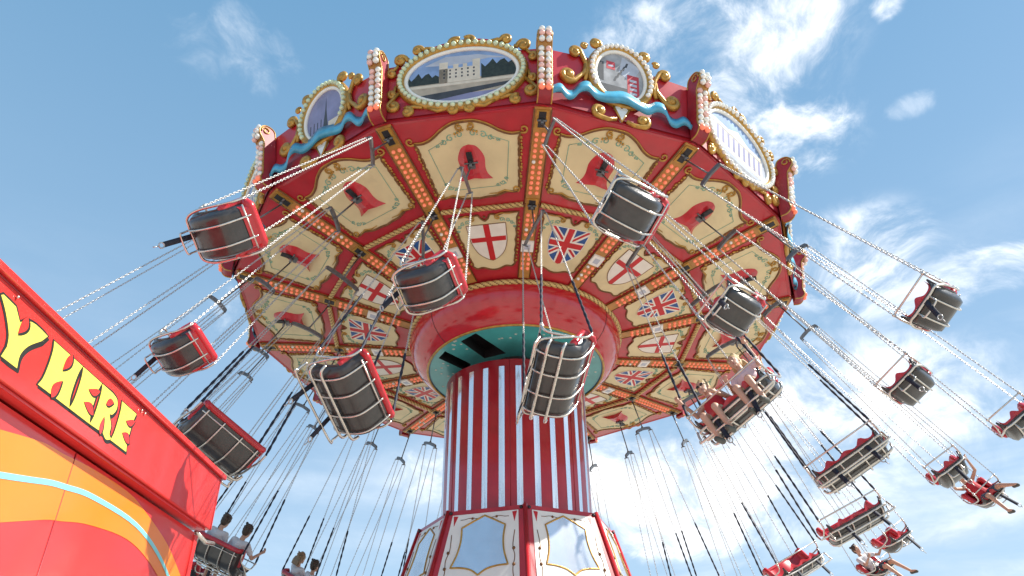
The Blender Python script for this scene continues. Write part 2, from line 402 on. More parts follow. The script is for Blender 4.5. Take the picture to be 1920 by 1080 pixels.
# teal disc with two cut-outs
cut = [[(-1.18, -1.38), (-.84, -1.70), (-.21, -.68), (-.70, -.50)], [(-1.72, -.72), (-1.55, -1.0), (-1.02, -.30), (-1.12, .02)]]
def tz(x, y): return -1.385 + (2.03 - math.hypot(x, y)) * .10
def holed(ro, ri, holes, name, m1):
    bm = bmesh.new()
    def loop(pts):
        v = [bm.verts.new((x, y, 0)) for x, y in pts]
        for q in range(len(v)): bm.edges.new((v[q], v[(q + 1) % len(v)]))
    loop([(ro * math.cos(2 * math.pi * q / 96), ro * math.sin(2 * math.pi * q / 96)) for q in range(96)])
    loop([(ri * math.cos(2 * math.pi * q / 40), ri * math.sin(2 * math.pi * q / 40)) for q in range(40)])
    for h_ in holes: loop(h_)
    bmesh.ops.triangle_fill(bm, use_beauty=True, use_dissolve=False, edges=bm.edges[:])
    for v in bm.verts: v.co.z = tz(v.co.x, v.co.y)
    me = bpy.data.meshes.new(name); bm.to_mesh(me); bm.free(); me.materials.append(MATS[m1]); return me
tdo = link('star_disc', holed(1.975, .5, cut, 'star_disc', 'teal'), hubo)
td = MB().use('deep_blue'); td.lathe([(2.03, -1.386), (1.975, tz(1.975, 0))], 96); put('disc_edge', td, tdo)
bx = MB()
for c in cut:
    lo = [(x, y, tz(x, y)) for x, y in c]; hi = [(x, y, -1.02) for x, y in c]
    bx.use('black_steel'); bx.add(lo + hi, [(4, 5, 6, 7)]); bx.use('teal'); bx.add(lo + hi, [(0, 1, 5, 4), (1, 2, 6, 5)]); bx.use('black_steel'); bx.add(lo + hi, [(2, 3, 7, 6), (3, 0, 4, 7)])
put('hatch_recess', bx, tdo)
def in_cut(x, y):
    for c in cut:
        c2 = c if sum(c[q][0] * c[(q + 1) % 4][1] - c[(q + 1) % 4][0] * c[q][1] for q in range(4)) > 0 else c[::-1]
        if all((c2[(q + 1) % 4][0] - c2[q][0]) * (y - c2[q][1]) - (c2[(q + 1) % 4][1] - c2[q][1]) * (x - c2[q][0]) > -.05 for q in range(4)): return True
    return False
star = MB().use('flag_white')
def star_pts(r): return [(r * (1 if i % 2 == 0 else .38) * math.cos(i * math.pi / 5), r * (1 if i % 2 == 0 else .38) * math.sin(i * math.pi / 5)) for i in range(10)]
star.slab(star_pts(.034), lambda u, v, o: (u, v, -o), 0, .006)
stme = star.mesh('star'); random.seed(3)
for i in range(90):
    a = random.uniform(-math.pi, math.pi); r = random.choice((1.70, 1.84, 1.92, 1.60, 1.45)) + random.uniform(-.03, .03)
    if in_cut(r * math.cos(a), r * math.sin(a)): continue
    x, y, z = cyl(a, -1.388 + (2.03 - r) * .10, r)
    link('star', stme, tdo, Matrix.Translation((x, y, z)) @ Matrix.Rotation(random.uniform(0, 6), 4, 'Z') @ Matrix.Diagonal((1, 1, 1, 1)))
drum = MB().use('dark_steel'); drum.lathe([(.52, -2.0), (.52, -1.2), (.3, -1.2)], 48); put('turntable_drum', drum, hubo)

def rope_mesh(path, r, pitch, closed):
    m = MB().use('rope_gold'); pts = [Vector(q) for q in path]; L = len(pts); n = 12; rows = []; d = 0
    for i, q in enumerate(pts):
        t = (pts[(i + 1) % L] - pts[i - 1]) if closed else (pts[min(i + 1, L - 1)] - pts[max(i - 1, 0)])
        t.normalize(); a = Vector((0, 0, 1)); a = (a - t * a.dot(t)).normalized(); b = t.cross(a)
        if i: d += (pts[i] - pts[i - 1]).length
        tw = 2 * math.pi * d / pitch; row = []
        for j in range(n):
            an = 2 * math.pi * j / n; rr = r * (.80 + .26 * abs(math.cos(1.5 * (an - tw / 3 * 1))))
            row.append(q + (a * math.cos(an) + b * math.sin(an)) * rr)
        rows.append(row)
    if closed: rows.append(rows[0])
    vs = [q for r_ in rows for q in r_]; light, dark = [], []; d = 0
    for i in range(len(rows) - 1):
        d += (pts[(i + 1) % L] - pts[i]).length
        for j in range(n):
            f = (i * n + j, i * n + (j + 1) % n, (i + 1) * n + (j + 1) % n, (i + 1) * n + j)
            (dark if abs(math.cos(1.5 * (2 * math.pi * (j + .5) / n - 2 * math.pi * d / pitch / 3))) < .42 else light).append(f)
    m.add(vs, light, True); m.use('gold_dark'); m.add(vs, dark, True); return m
nseg = 900
put('hub_rope', rope_mesh([cyl(2 * math.pi * i / nseg, -.61, 2.47) for i in range(nseg)], .062, .14, True), hubo)

# ------------------------------------------------------------------ canopy underside, one sector at a time
RO, R2, H2, R3, H3 = 6.5, 4.4, -.28, 2.459, -.59
VA, VB, VC = RO * C14, R2 * C14, R3 * C14 - .12
def hv(v):
    return H2 * (v - VA) / (VB - VA) if v > VB else H2 + (H3 - H2) * (v - VB) / (R3 * C14 - VB)
def fo(u, v, o): return Vector((v, u, hv(v) - o))
T14 = math.tan(math.pi / 14)
op = MB().use('red_paint'); op.slab([(-VA * T14, VA), (VA * T14, VA), (VB * T14, VB), (-VB * T14, VB)], fo, -.03, 0, True)
me_outer = op.mesh('ceiling_panel')
ip = MB().use('red_paint'); ip.slab([(-VB * T14, VB), (VB * T14, VB), (VC * T14, VC), (-VC * T14, VC)], fo, -.03, 0, True)
me_inner = ip.mesh('flag_panel')
# outer cream field
top = smooth2([(0, 6.20), (.2, 6.185), (.42, 6.08), (.62, 5.93), (.80, 5.85), (.97, 5.85)], 5)
random.seed(5)
def frill(a, b, n, amp):
    out = []
    for i in range(1, n):
        t = i / n; out.append((a[0] + (b[0] - a[0]) * t + amp * abs(math.sin(t * math.pi * 5)) * (1 if i % 2 else .55), a[1] + (b[1] - a[1]) * t))
    return out
sidep = [(.955, 5.80)] + frill((.955, 5.80), (.80, 4.66), 20, -.03) + [(.80, 4.66)]
botp = smooth2([(.80, 4.66), (.70, 4.60), (.55, 4.625), (.35, 4.56), (.15, 4.55), (0, 4.53)], 4)[1:]
halfo = top + sidep + botp
outo = halfo + [(-u, v) for u, v in reversed(halfo[1:-1])]
cf = MB().use('cream'); cf.slab(outo, fo, 0, .010); me_cream_o = cf.mesh('cream_field')
def border(half, fnm, w, m=None, lace=None):
    m = m or MB(); m.use('gold_dark')
    for sgn in (1, -1): m.tube([fnm(sgn * u, v, .012) for u, v in half], w, 6)
    return m
bo = border(halfo, fo, .024)
bo.use('gold')
for sgn in (1, -1):
    bo.tube([fo(sgn * u, v + .03, .016) for u, v in top], .013, 5)
    bo.tube([fo(sgn * u, v, .02) for u, v in spiral((1.04, 5.92), .085, .02, -2.4, 1.15)], [.022 - .0006 * i for i in range(19)], 6)
    bo.tube([fo(sgn * u, v, .02) for u, v in spiral((.10, 6.10), .075, .02, 1.8, -1.2)], .018, 6)
    bo.tube([fo(sgn * u, v, .02) for u, v in spiral((.72, 4.66), .07, .02, -1.2, 1.1)], .018, 6)
    bo.tube([fo(sgn * u, v, .02) for u, v in [(.66, 4.61), (.5, 4.66), (.36, 4.61), (.2, 4.62)]], [.014, .018, .014, .006], 6)
    for i in range(16):
        t = (i + .5) / 16; uu, vv = .965 - .155 * t, 5.78 - 1.1 * t
        bo.ball(fo(sgn * (uu + random.uniform(-.005, .02)), vv, .014), .024 + .012 * (i % 3 == 0), 6, 4, (1.3, .9, .6))
    for i in range(4): bo.ball(fo(sgn * (.05 + .05 * i), 6.04 - .02 * i, .018), .026, 6, 4)
me_border_o = bo.mesh('scroll_border')
def filigree(corners, swirls, fnm, sides=(1, -1)):
    m = MB().use('teal_line')
    for a, b in corners:
        m.tube([fnm(a[0] + (b[0] - a[0]) * t / 4, a[1] + (b[1] - a[1]) * t / 4, .0135) for t in range(5)], .0065, 4)
    for c, r, a0, tn in swirls:
        for sgn in sides:
            m.tube([fnm(sgn * u, v, .0135) for u, v in spiral(c, r, r * .25, a0, tn, 14)], .0105, 4)
            m.ball(fnm(sgn * (c[0] + r * .9), c[1] - r * .5, .0125), .018, 5, 4, (1, 1, .3))
    return m
me_fil_o = []
for q in (1, -1):
    me_fil_o.append(filigree([((q * .42, 5.86), (q * .74, 5.70)), ((q * .74, 5.70), (q * .58, 4.86)), ((0, 4.77), (q * .40, 4.77))],
              [((.13, 5.95), .075, 0, 1.1), ((.30, 5.90), .07, 2, -1.1), ((.43, 5.82), .055, 1, 1.1), ((.55, 5.76), .035, 0, 1), ((.50, 4.84), .055, 3, 1.1), ((.57, 4.93), .035, 0, -1.1), ((.40, 4.79), .035, 1, 1)], fo, (q,)).mesh('filigree'))
# pennant hood over the hanger slot
pn = MB().use('chair_red')
hp = smooth2([(0, 5.73), (.12, 5.69), (.20, 5.58), (.25, 5.42), (.23, 5.22), (.25, 5.08), (.33, 4.95)], 4)
bp_ = smooth2([(.33, 4.95), (.2, 5.02), (.09, 5.045), (0, 5.05)], 4)[1:]
hh = hp + bp_; ol = hh + [(-u, v) for u, v in reversed(hh[1:-1])]
n = len(ol); ridge = [fo(u * .0, v if v > 5.1 else 5.08, .015 + .12 * max(0, min(1, (5.74 - v) / .3)) * (1 if v > 5.15 else .9)) for u, v in ol]
inn = [fo(u * .5, .5 * v + .5 * max(5.12, v), .015 + .09 * max(0, min(1, (5.74 - v) / .25))) for u, v in ol]
vs = [fo(u, v, .011) for u, v in ol] + inn + ridge
fs = []
for a in (0, n):
    for i in range(n): fs.append((a + i, a + (i + 1) % n, a + n + (i + 1) % n, a + n + i))
pn.add(vs, fs)
me_pen = pn.mesh('pennant_hood')
sl = MB().use('black_steel'); sl.box((5.52, 0, hv(5.52) - .135), (.30, .105, .03))
sl.use('dark_steel'); sl.box((5.36, 0, hv(5.4) - .15), (.08, .14, .06)); sl.tube([fo(-.13, 5.42, .13), fo(.13, 5.42, .13)], .016, 6)
sl.tube([fo(0, 5.45, .12), fo(0, 5.45, .26)], .028, 8)
me_slot = sl.mesh('hanger_slot')
# inner cream field
itop = smooth2([(0, 3.98), (.07, 4.04), (.13, 4.13), (.28, 4.10), (.40, 4.13), (.70, 4.12)], 4)
isid = [(.675, 4.06)] + frill((.675, 4.06), (.44, 2.86), 18, -.028) + [(.44, 2.86)]
ibot = smooth2([(.44, 2.86), (.36, 2.79), (.24, 2.81), (.1, 2.75), (0, 2.73)], 4)[1:]
halfi = itop + isid + ibot; outi = halfi + [(-u, v) for u, v in reversed(halfi[1:-1])]
cf = MB().use('cream'); cf.slab(outi, fo, 0, .010); me_cream_i = cf.mesh('cream_field')
bi = border(halfi, fo, .02); bi.use('gold')
for sgn in (1, -1):
    bi.tube([fo(sgn * u, v, .02) for u, v in spiral((.26, 4.05), .06, .015, 1.2, 1.2)], .016, 6)
    bi.tube([fo(sgn * u, v, .02) for u, v in [(.2, 4.10), (.35, 4.14), (.5, 4.11), (.64, 4.12)]], [.012, .018, .014, .008], 6)
    for i in range(13):
        t = (i + .5) / 13; bi.ball(fo(sgn * (.68 - .22 * t + random.uniform(0, .02)), 4.02 - 1.14 * t, .013), .022 + .01 * (i % 3 == 0), 6, 4, (1.3, .9, .6))
bi.use('gold_dark'); bi.ball(fo(0, 4.08, .015), .03, 6, 4)
me_border_i = bi.mesh('scroll_border')
me_fil_i = [filigree([], [((.34, 3.98), .05, 0, 1.1), ((.45, 3.95), .045, 2, -1.1), ((.53, 3.88), .04, 1, 1.1), ((.56, 3.78), .03, 0, 1)], fo, (q,)).mesh('filigree') for q in (1, -1)]
# shields
sh = smooth2([(.40, 3.92), (.385, 3.7), (.36, 3.45), (.27, 3.2), (.13, 3.05), (0, 2.98)], 4)
sh_out = [(0, 3.90)] + [(.2, 3.90)] + sh + [(-u, v) for u, v in reversed(sh[:-1])] + [(-.2, 3.90)]
sh_cp = list(reversed([(u, min(v, 3.90)) for u, v in sh_out]))
def area(p): return sum(p[i][0] * p[(i + 1) % len(p)][1] - p[(i + 1) % len(p)][0] * p[i][1] for i in range(len(p)))
if area(sh_cp) < 0: sh_cp = sh_cp[::-1]
def bar(a, b, w):
    d = Vector((b[0] - a[0], b[1] - a[1])).normalized(); nrm = Vector((-d.y, d.x)) * w / 2
    p = [(a[0] + nrm.x, a[1] + nrm.y), (a[0] - nrm.x, a[1] - nrm.y), (b[0] - nrm.x, b[1] - nrm.y), (b[0] + nrm.x, b[1] + nrm.y)]
    return p if area(p) > 0 else p[::-1]
def layer(m, matn, polys, o):
    m.use(matn)
    for q in polys:
        c = clip(q, sh_cp)
        if len(c) > 2: m.slab(c, fo, .010, o)
eng = MB().use('flag_white'); eng.slab(sh_cp, fo, .010, .018)
layer(eng, 'flag_red', [bar((0, 2.8), (0, 4.1), .12)], .021); layer(eng, 'flag_red', [bar((-.6, 3.53), (.6, 3.53), .11)], .0225)
eng.use('gold_dark'); eng.tube([fo(u, v, .017) for u, v in sh_cp], .008, 5, closed=True)
me_eng = eng.mesh('flag_shield')
uj = MB().use('flag_blue'); uj.slab(sh_cp, fo, .010, .018)
cc = (0, 3.50)
for j, (x, y) in enumerate(((.62, .62), (-.62, .62), (.62, -.62), (-.62, -.62))):
    layer(uj, 'flag_white', [bar(cc, (x, cc[1] + y), .125)], .0200 + .0003 * j)
    layer(uj, 'flag_red', [bar((cc[0] + .02 * (-1 if x * y > 0 else 1), cc[1] - .01), (x + .02 * (-1 if x * y > 0 else 1), cc[1] + y), .05)], .0222 + .0003 * j)
layer(uj, 'flag_white', [bar((0, 2.8), (0, 4.1), .20)], .0244); layer(uj, 'flag_white', [bar((-.6, 3.50), (.6, 3.50), .20)], .0250)
layer(uj, 'flag_red', [bar((0, 2.8), (0, 4.1), .125)], .0262); layer(uj, 'flag_red', [bar((-.6, 3.50), (.6, 3.50), .125)], .0268)
uj.use('flag_white'); uj.tube([fo(u, v, .017) for u, v in sh_cp], .009, 5, closed=True)
me_uj = uj.mesh('flag_shield')
# ring rope (one chord)
rp = rope_mesh([fo(-VB * T14 + .17 + (2 * VB * T14 - .34) * i / 200, VB + .01, .035) for i in range(201)], .052, .11, False)
me_rope = rp.mesh('rope_trim')
# spokes lie on the corner line: local +X along the corner direction
def hs(r): return H2 * (r - RO) / (R2 - RO) if r > R2 else H2 + (H3 - H2) * (r - R2) / (R3 - R2)
def fsp(u, r, o): return Vector((r, u, hs(r) - o))
spk = MB().use('ochre')
spk.slab([(-.15, 6.46), (.15, 6.46), (.15, 4.40), (-.15, 4.40)], fsp, -.01, .03)
spk.slab([(-.14, 4.39), (.14, 4.39), (.12, 2.50), (-.12, 2.50)], fsp, -.01, .03)
spk.use('gold_dark')
for sgn in (-1, 1):
    spk.tube([fsp(sgn * .15, 6.42, .025), fsp(sgn * .15, 4.41, .025)], .016, 6)
    spk.tube([fsp(sgn * .14, 4.39, .025), fsp(sgn * .12, 2.52, .025)], .014, 6)
me_spoke = spk.mesh('spoke')
def bracket(r0, r1):
    b = MB().use('gold')
    rm = (r0 + r1) / 2
    b.slab([(-.11, r1), (.11, r1), (.11, r0), (-.11, r0)], fsp, .03, .05)
    b.use('black_steel'); b.slab([(-.065, r1 - .03), (.065, r1 - .03), (.065, r0 + .03), (-.065, r0 + .03)], fsp, .05, .056)
    b.use('dark_steel'); b.tube([fsp(-.085, rm, .075), fsp(.085, rm, .075)], .02, 6)
    b.tube([fsp(0, rm, .05), fsp(0, rm, .17)], .026, 8)
    return b.mesh('hanger_bracket')
me_brk_o = bracket(6.05, 6.42); me_brk_i = bracket(4.24, 4.52)
lb = MB().use('panel_white'); lb.slab([(-.125, 3.50), (.125, 3.50), (.125, 3.25), (-.125, 3.25)], fsp, .03, .075); lb.use('pic_pale')
lb.slab([(-.06, 3.44), (.06, 3.44), (.06, 3.31), (-.06, 3.31)], fsp, .075, .079)
me_lamp = lb.mesh('lamp_box')
def bulb_mesh(matn, r=.040):
    b = MB().use(matn); b.ball((0, 0, 0), r, 8, 5, (1, 1, 1)); return b.mesh('bulb')
BM = {(k, r): bulb_mesh(k, r) for k in ('bulb_orange', 'bulb_clear', 'bulb_green', 'bulb_pink') for r in (.040, .052, .060)}
BULBS = []      # (parent, local position, material)
DET = 14
for i in range(-7, 7):
    M = sector(i)
    po = link('ceiling_panel', me_outer, ride, M)
    link('cream_field', me_cream_o, po); link('scroll_border', me_border_o, po); [link('filigree', q, po) for q in me_fil_o]
    link('pennant_hood', me_pen, po); link('hanger_slot', me_slot, po)
    pi_ = link('flag_panel', me_inner, ride, M)
    link('cream_field', me_cream_i, pi_); link('scroll_border', me_border_i, pi_); [link('filigree', q, pi_) for q in me_fil_i]
    s_ = link('flag_shield', me_eng if i % 2 == 0 else me_uj, pi_)
    link('rope_trim', me_rope, pi_)
    sp = link('spoke', me_spoke, ride, sector(i + .5))
    link('hanger_bracket', me_brk_o, sp); link('hanger_bracket', me_brk_i, sp); link('lamp_box', me_lamp, sp)
    random.seed(100 + i)
    for r in [5.93 - .116 * j for j in range(12)] + [4.13 - .118 * j for j in range(5)] + [3.15 - .125 * j for j in range(4)]:
        for u in (-.062, .062):
            BULBS.append((sp, fsp(u * (1 if r > 4.4 else .9), r, .038), 'bulb_clear' if random.random() < .06 else 'bulb_orange', .040))

# ------------------------------------------------------------------ rim
RL = math.hypot(.25 * C14, 1.3)
def frm(u, w, o):
    er = Vector((1, 0, 0)); wv = Vector((.25 * C14, 0, 1.3)) / RL; nv = Vector((1.3, 0, -.25 * C14)) / RL
    return Vector((RO * C14, u, 0)) + wv * w + nv * o
HWB, HWT = RO * math.sin(math.pi / 14), 6.75 * math.sin(math.pi / 14)
def ellp(c, a, b, n=40, ph=0): return [(c[0] + a * math.cos(2 * math.pi * i / n + ph), c[1] + b * math.sin(2 * math.pi * i / n + ph)) for i in range(n)]
def rim_wall(ca, cb, cc_):
    arch = [(ca * math.cos(t), cc_ + cb * math.sin(t)) for t in [math.pi * (j / 24) for j in range(25)] if cc_ + cb * math.sin(t) > 1.325]
    m = MB().use('red_paint')
    m.slab([(-HWB, -.02), (HWB, -.02), (HWT, 1.325)] + arch + [(-HWT, 1.325)], frm, -.05, 0, True)
    m.use('crimson'); m.tube([frm(-HWB, .01, .004), frm(HWB, .01, .004)], .012, 5)
    return m
def scroll(m, pts, r, c_ball=None):
    L = len(pts); m.tube([frm(u, w, .045) for u, w in pts], [r * (.45 + .55 * math.sin(math.pi * min(1, (i + 1.5) / (L * .8)))) if i < L * .4 else r * (1 - .35 * (i / L)) for i in range(L)], 8)
def cscroll(m, c, r0, a0, turns, r, tail=None):
    r *= 1.3; r0 *= 1.12
    sp_ = spiral(c, r0, r0 * .28, a0, turns, 20); pts = (tail or []) + sp_
    scroll(m, pts, r); m.ball(frm(c[0], c[1], .05), r * 1.25, 8, 6)
def clip_poly(m, matn, poly, cp, o, base=.02):
    m.use(matn)
    if area(poly) < 0: poly = poly[::-1]
    c = clip(poly, cp)
    if len(c) > 2: m.slab(c, frm, base, o)
def rect(x0, y0, x1, y1): return [(x0, y0), (x1, y0), (x1, y1), (x0, y1)]
def picture(kind, c, a, b):
    cp = ellp(c, a, b, 44); m = MB(); X = lambda x: c[0] + x * a; Y = lambda y: c[1] + y * b
    R = lambda x0, y0, x1, y1: rect(X(x0), Y(y0), X(x1), Y(y1)); o = .022
    if kind == 0:      # pale castle between trees above a dark road
        m.use('pic_sky'); m.slab(cp, frm, .02, o)
        clip_poly(m, 'pic_pale', [(X(-.7), Y(.55)), (X(-.1), Y(.45)), (X(.5), Y(.6)), (X(.9), Y(.5)), (X(.3), Y(.8)), (X(-.3), Y(.85))], cp, o + .001)
        clip_poly(m, 'pic_lawn', R(-1, -1, 1, -.12), cp, o + .002)
        for x0, x1, y in ((-1, -.42, .18), (.36, 1, .42)):
            n_ = 9; pts = [(X(x0), Y(-.2)), (X(x1), Y(-.2))] + [(X(x1 + (x0 - x1) * t / n_), Y(y + .12 * math.sin(t * 2.3) - .12 * (abs(t / n_ - .5) > .35))) for t in range(n_ + 1)]
            clip_poly(m, 'pic_tree', pts, cp, o + .003)
        for x0, x1, y in ((-.42, .33, .35), (-.42, -.26, .62), (-.16, -.06, .5), (.2, .34, .62), (.02, .1, .48)):
            clip_poly(m, 'pic_stone', R(x0, -.22, x1, y), cp, o + .004 + .0002 * x0)
        for j in range(6):
            for q in range(3): clip_poly(m, 'pic_dark', R(-.34 + .11 * j, -.05 + .14 * q, -.31 + .11 * j, .02 + .14 * q), cp, o + .0055)
        clip_poly(m, 'pic_stone', R(-1, -.34, 1, -.24), cp, o + .0045)
        clip_poly(m, 'pic_dark', [(X(-1), Y(-.66)), (X(1), Y(-.42)), (X(1), Y(-.52)), (X(-1), Y(-1))], cp, o + .0052)
        clip_poly(m, 'pic_mauve', R(-1, -1.1, 1, -.72), cp, o + .0048)
    elif kind == 1:    # grey street with a red booth and a red bus
        m.use('pic_grey'); m.slab(cp, frm, .02, o)
        clip_poly(m, 'pic_pale', [(X(.1), Y(.9)), (X(.9), Y(.6)), (X(.5), Y(-.1)), (X(-.05), Y(.2))], cp, o + .001)
        clip_poly(m, 'pic_dark', R(-.9, -.75, .35, -.42), cp, o + .002)
        clip_poly(m, 'pic_dark', R(-1, -.3, -.7, .5), cp, o + .0022)
        clip_poly(m, 'pic_red', R(-.58, .25, -.22, .58), cp, o + .003)
        clip_poly(m, 'pic_pale', R(-.52, .36, -.28, .44), cp, o + .004)
        clip_poly(m, 'pic_red', R(.3, -.9, .8, .2), cp, o + .003)
        for q in range(4): clip_poly(m, 'pic_pale', R(.4, -.62 + .18 * q, .70, -.52 + .18 * q), cp, o + .004)
        for q in range(5): clip_poly(m, 'pic_dark', [(X(-.3 + .12 * q), Y(-.2 + .17 * q)), (X(-.2 + .12 * q), Y(-.2 + .17 * q)), (X(-.12 + .12 * q), Y(.0 + .17 * q)), (X(-.2 + .12 * q), Y(.0 + .17 * q))], cp, o + .0025)
    elif kind == 2:    # pale colonnaded facade
        m.use('pic_pale'); m.slab(cp, frm, .02, o)
        clip_poly(m, 'pic_sky', R(-1, .45, 1, 1), cp, o + .001)
        clip_poly(m, 'pic_stone', R(-.85, -.55, .85, .38), cp, o + .002)
        for q in range(9): clip_poly(m, 'pic_mauve', R(-.74 + .18 * q, -.4, -.66 + .18 * q, .2), cp, o + .003)
        clip_poly(m, 'pic_grey', R(-.85, .22, .85, .27), cp, o + .0032)
        clip_poly(m, 'pic_stone', [(X(-.4), Y(.36)), (X(.4), Y(.36)), (X(0), Y(.66))], cp, o + .0035)
        clip_poly(m, 'pic_grey', R(-1, -1, 1, -.7), cp, o + .003)
    else:              # mauve dusk, spire and masts
        m.use('pic_mauve'); m.slab(cp, frm, .02, o)
        clip_poly(m, 'pic_grey', R(-1, -1, 1, -.62), cp, o + .001)
        clip_poly(m, 'pic_dark', [(X(-.06), Y(-.62)), (X(.22), Y(-.62)), (X(.12), Y(.1)), (X(.08), Y(.72)), (X(.04), Y(.1))], cp, o + .002)
        for q in range(5): clip_poly(m, 'pic_dark', R(-.8 + .2 * q, -.66, -.76 + .2 * q, -.2 + .05 * (q % 2)), cp, o + .0025)
        clip_poly(m, 'pic_stone', R(.25, -.66, .9, -.44), cp, o + .0028)
    return m.mesh('picture')
def frame_mesh(c, a, b, w):
    m = MB().use('panel_white'); m.tube([frm(u, v, .03) for u, v in ellp(c, a + .035, b + .035, 56)], .042, 8, closed=True)
    m.use('gold'); m.tube([frm(u, v, .02) for u, v in ellp(c, a + w, b + w, 56)], .085, 8, closed=True)
    return m.mesh('oval_frame')
# wide oval
CW, AW, BW = (0, .89), 1.0, .60
me_wallW = rim_wall(1.22, .93, .89).mesh('rim_panel'); me_frW = frame_mesh(CW, AW, BW, .14)
SCW, SCU = [], []
def sc_part(lst, *a):
    m_ = MB().use('gold'); cscroll(m_, *a); lst.append(m_.mesh('gold_scroll'))
for s in (1, -1):
    f = lambda P: [(s * u, w) for u, w in P]
    def CS(c, r0, a0, t, r, tail=None): sc_part(SCW, (s * c[0], c[1]), r0, a0 if s > 0 else math.pi - a0, t * s, r, f(tail) if tail else None)
    CS((.12, 1.70), .115, 2.2, -1.2, .045); CS((.83, 1.62), .09, 3.4, -1.2, .04, [(.55, 1.64), (.68, 1.66)]); CS((1.15, 1.42), .105, 3.2, -1.2, .045, [(.98, 1.44)])
    CS((1.30, 1.12), .08, 1.9, -1.1, .036, [(1.2, 1.3)]); CS((1.27, .62), .07, 4.6, 1.1, .034, [(1.22, .8)]); CS((1.24, .34), .10, .3, -1.15, .042, [(1.16, .62), (1.30, .50)][:1])
    CS((.98, .16), .09, 1.0, 1.15, .04, [(.7, .22), (.85, .26)]); CS((.16, .10), .10, .3, 1.2, .042, [(.60, .20), (.42, .10)])

bulbW = [(u, v) for u, v in ellp(CW, AW + .14, BW + .14, 52)]
# upright oval with ribbon
CU, AU, BU = (0, 1.10), .47, .58
me_wallU = rim_wall(.66, .78, 1.10).mesh('rim_panel'); me_frU = frame_mesh(CU, AU, BU, .12)
su = MB()
for s in (1, -1):
    f = lambda P: [(s * u, w) for u, w in P]
    def CS(c, r0, a0, t, r, tail=None): sc_part(SCU, (s * c[0], c[1]), r0, a0 if s > 0 else math.pi - a0, t * s, r, f(tail) if tail else None)
    CS((.50, 1.74), .10, 3.9, -1.2, .045); CS((.90, 1.40), .095, 2.6, -1.15, .045, [(.70, .78), (.66, 1.0), (.70, 1.22), (.78, 1.40)])
    CS((1.02, .80), .14, 3.4, 1.2, .05, [(.70, 1.15), (.72, .95), (.82, .78)][:2]); CS((.42, .14), .11, 4.6, 1.2, .045, [(.10, .05), (.25, .0)])
    CS((.72, 1.62), .06, 2.6, -1.1, .03)
su.use('bulb_clear'); su.slab([(-.14, .30), (0, .02), (.14, .30), (.07, .36), (0, .30), (-.07, .36)], frm, 0, .06)
su.use('gold'); su.tube([frm(-.15, .32, .05), frm(0, .0, .06), frm(.15, .32, .05)], .022, 6)
me_pendant = su.mesh('crystal_pendant')
rb = MB().use('ribbon_blue')
cen = smooth2([(-1.34, .27), (-1.2, .34), (-1.06, .27), (-.93, .33), (-.82, .48), (-.66, .55), (-.5, .47), (-.25, .46), (0, .50), (.25, .47), (.5, .42), (.66, .50), (.82, .46), (.93, .31), (1.06, .26), (1.2, .33), (1.34, .26)], 5)
rows = []
for i, (u, w) in enumerate(cen):
    t = abs(u) / 1.34; hw_ = .15 - .05 * t; off = .115 + .03 * math.sin(i * .35)
    rows.append([frm(u, w + hw_, off), frm(u, w, off + .025), frm(u, w - hw_, off), frm(u, w, off - .012)])
rb.grid(rows, closed=True)
for s in (1, -1):
    for dw in (.05, -.07): rb.tube([frm(s * 1.33, .27, .1), frm(s * 1.40, .27 + dw * .6, .1), frm(s * 1.47, .25 + dw, .09)], [.04, .03, .006], 6)
me_rib = rb.mesh('ribbon')
bulbU = [(u, v) for u, v in ellp(CU, AU + .12, BU + .12, 36)]
me_pic = {0: picture(0, CW, AW, BW), 2: picture(2, CW, AW, BW), 1: picture(1, CU, AU, BU), 3: picture(3, CU, AU, BU)}
# corner light posts
def fpost(x, y, z): return Vector((x, y, z))
prof = smooth2([(6.56, -.06), (6.70, -.05), (6.80, .06), (6.79, .22), (6.84, .45), (6.90, .75), (6.95, 1.0), (7.07, 1.16), (7.10, 1.30), (7.02, 1.42), (6.90, 1.44), (6.80, 1.38), (6.74, 1.2)], 4)
pp = MB().use('crimson')
outp = prof + [(6.60, .6)]
pp.slab(outp, lambda u, v, o: Vector((u, o, v)), -.12, .12, True)
pp.use('ochre'); pp.grid([[Vector((x + .004, y, z)) for y in (-.112, .112)] for x, z in prof[8:44]], False)
pp.use('gold')
for s in (-1, 1):
    pp.tube([Vector((x, s * .122, z)) for x, z in prof], .014, 5)
    pp.tube([Vector((u, s * .127, w)) for u, w in spiral((6.97, 1.29), .10, .03, -.5, 1.2)], .016, 6)
me_post = pp.mesh('light_post')
post_b = []
for j in range(11):
    t = j / 10
    z = .07 + 1.28 * t
    # outermost profile point at that height
    x = max(px for px, pz in prof if abs(pz - z) < .07)
    post_b.append((x + .012, z))
for i in range(-7, 7):
    M = sector(i); wide = (i % 2 == 0)
    ro = link('rim_panel', me_wallW if wide else me_wallU, ride, M)
    link('oval_frame', me_frW if wide else me_frU, ro); link('picture', me_pic[i % 4], ro)
    for q in (SCW if wide else SCU): link('gold_scroll', q, ro)
    if not wide: link('ribbon', me_rib, ro); link('crystal_pendant', me_pendant, ro)
    for u, v in (bulbW if wide else [q for q in bulbU if q[1] > .66]): BULBS.append((ro, frm(u, v, .105), 'bulb_green' if i < 1 else 'bulb_clear', .052))
    po = link('light_post', me_post, ride, sector(i + .5)); random.seed(i + 40)
    for j, (x, z) in enumerate(post_b):
        for y in (-.062, .062):
            BULBS.append((po, Vector((x, y, z)), 'bulb_orange' if j == 0 else random.choice(('bulb_clear', 'bulb_clear', 'bulb_pink')), .060))
rf = MB().use('crimson'); rf.lathe([(6.55, .05), (6.62, .9), (4, 1.5), (.8, 2.4), (.01, 2.6)], NS, smooth=False)
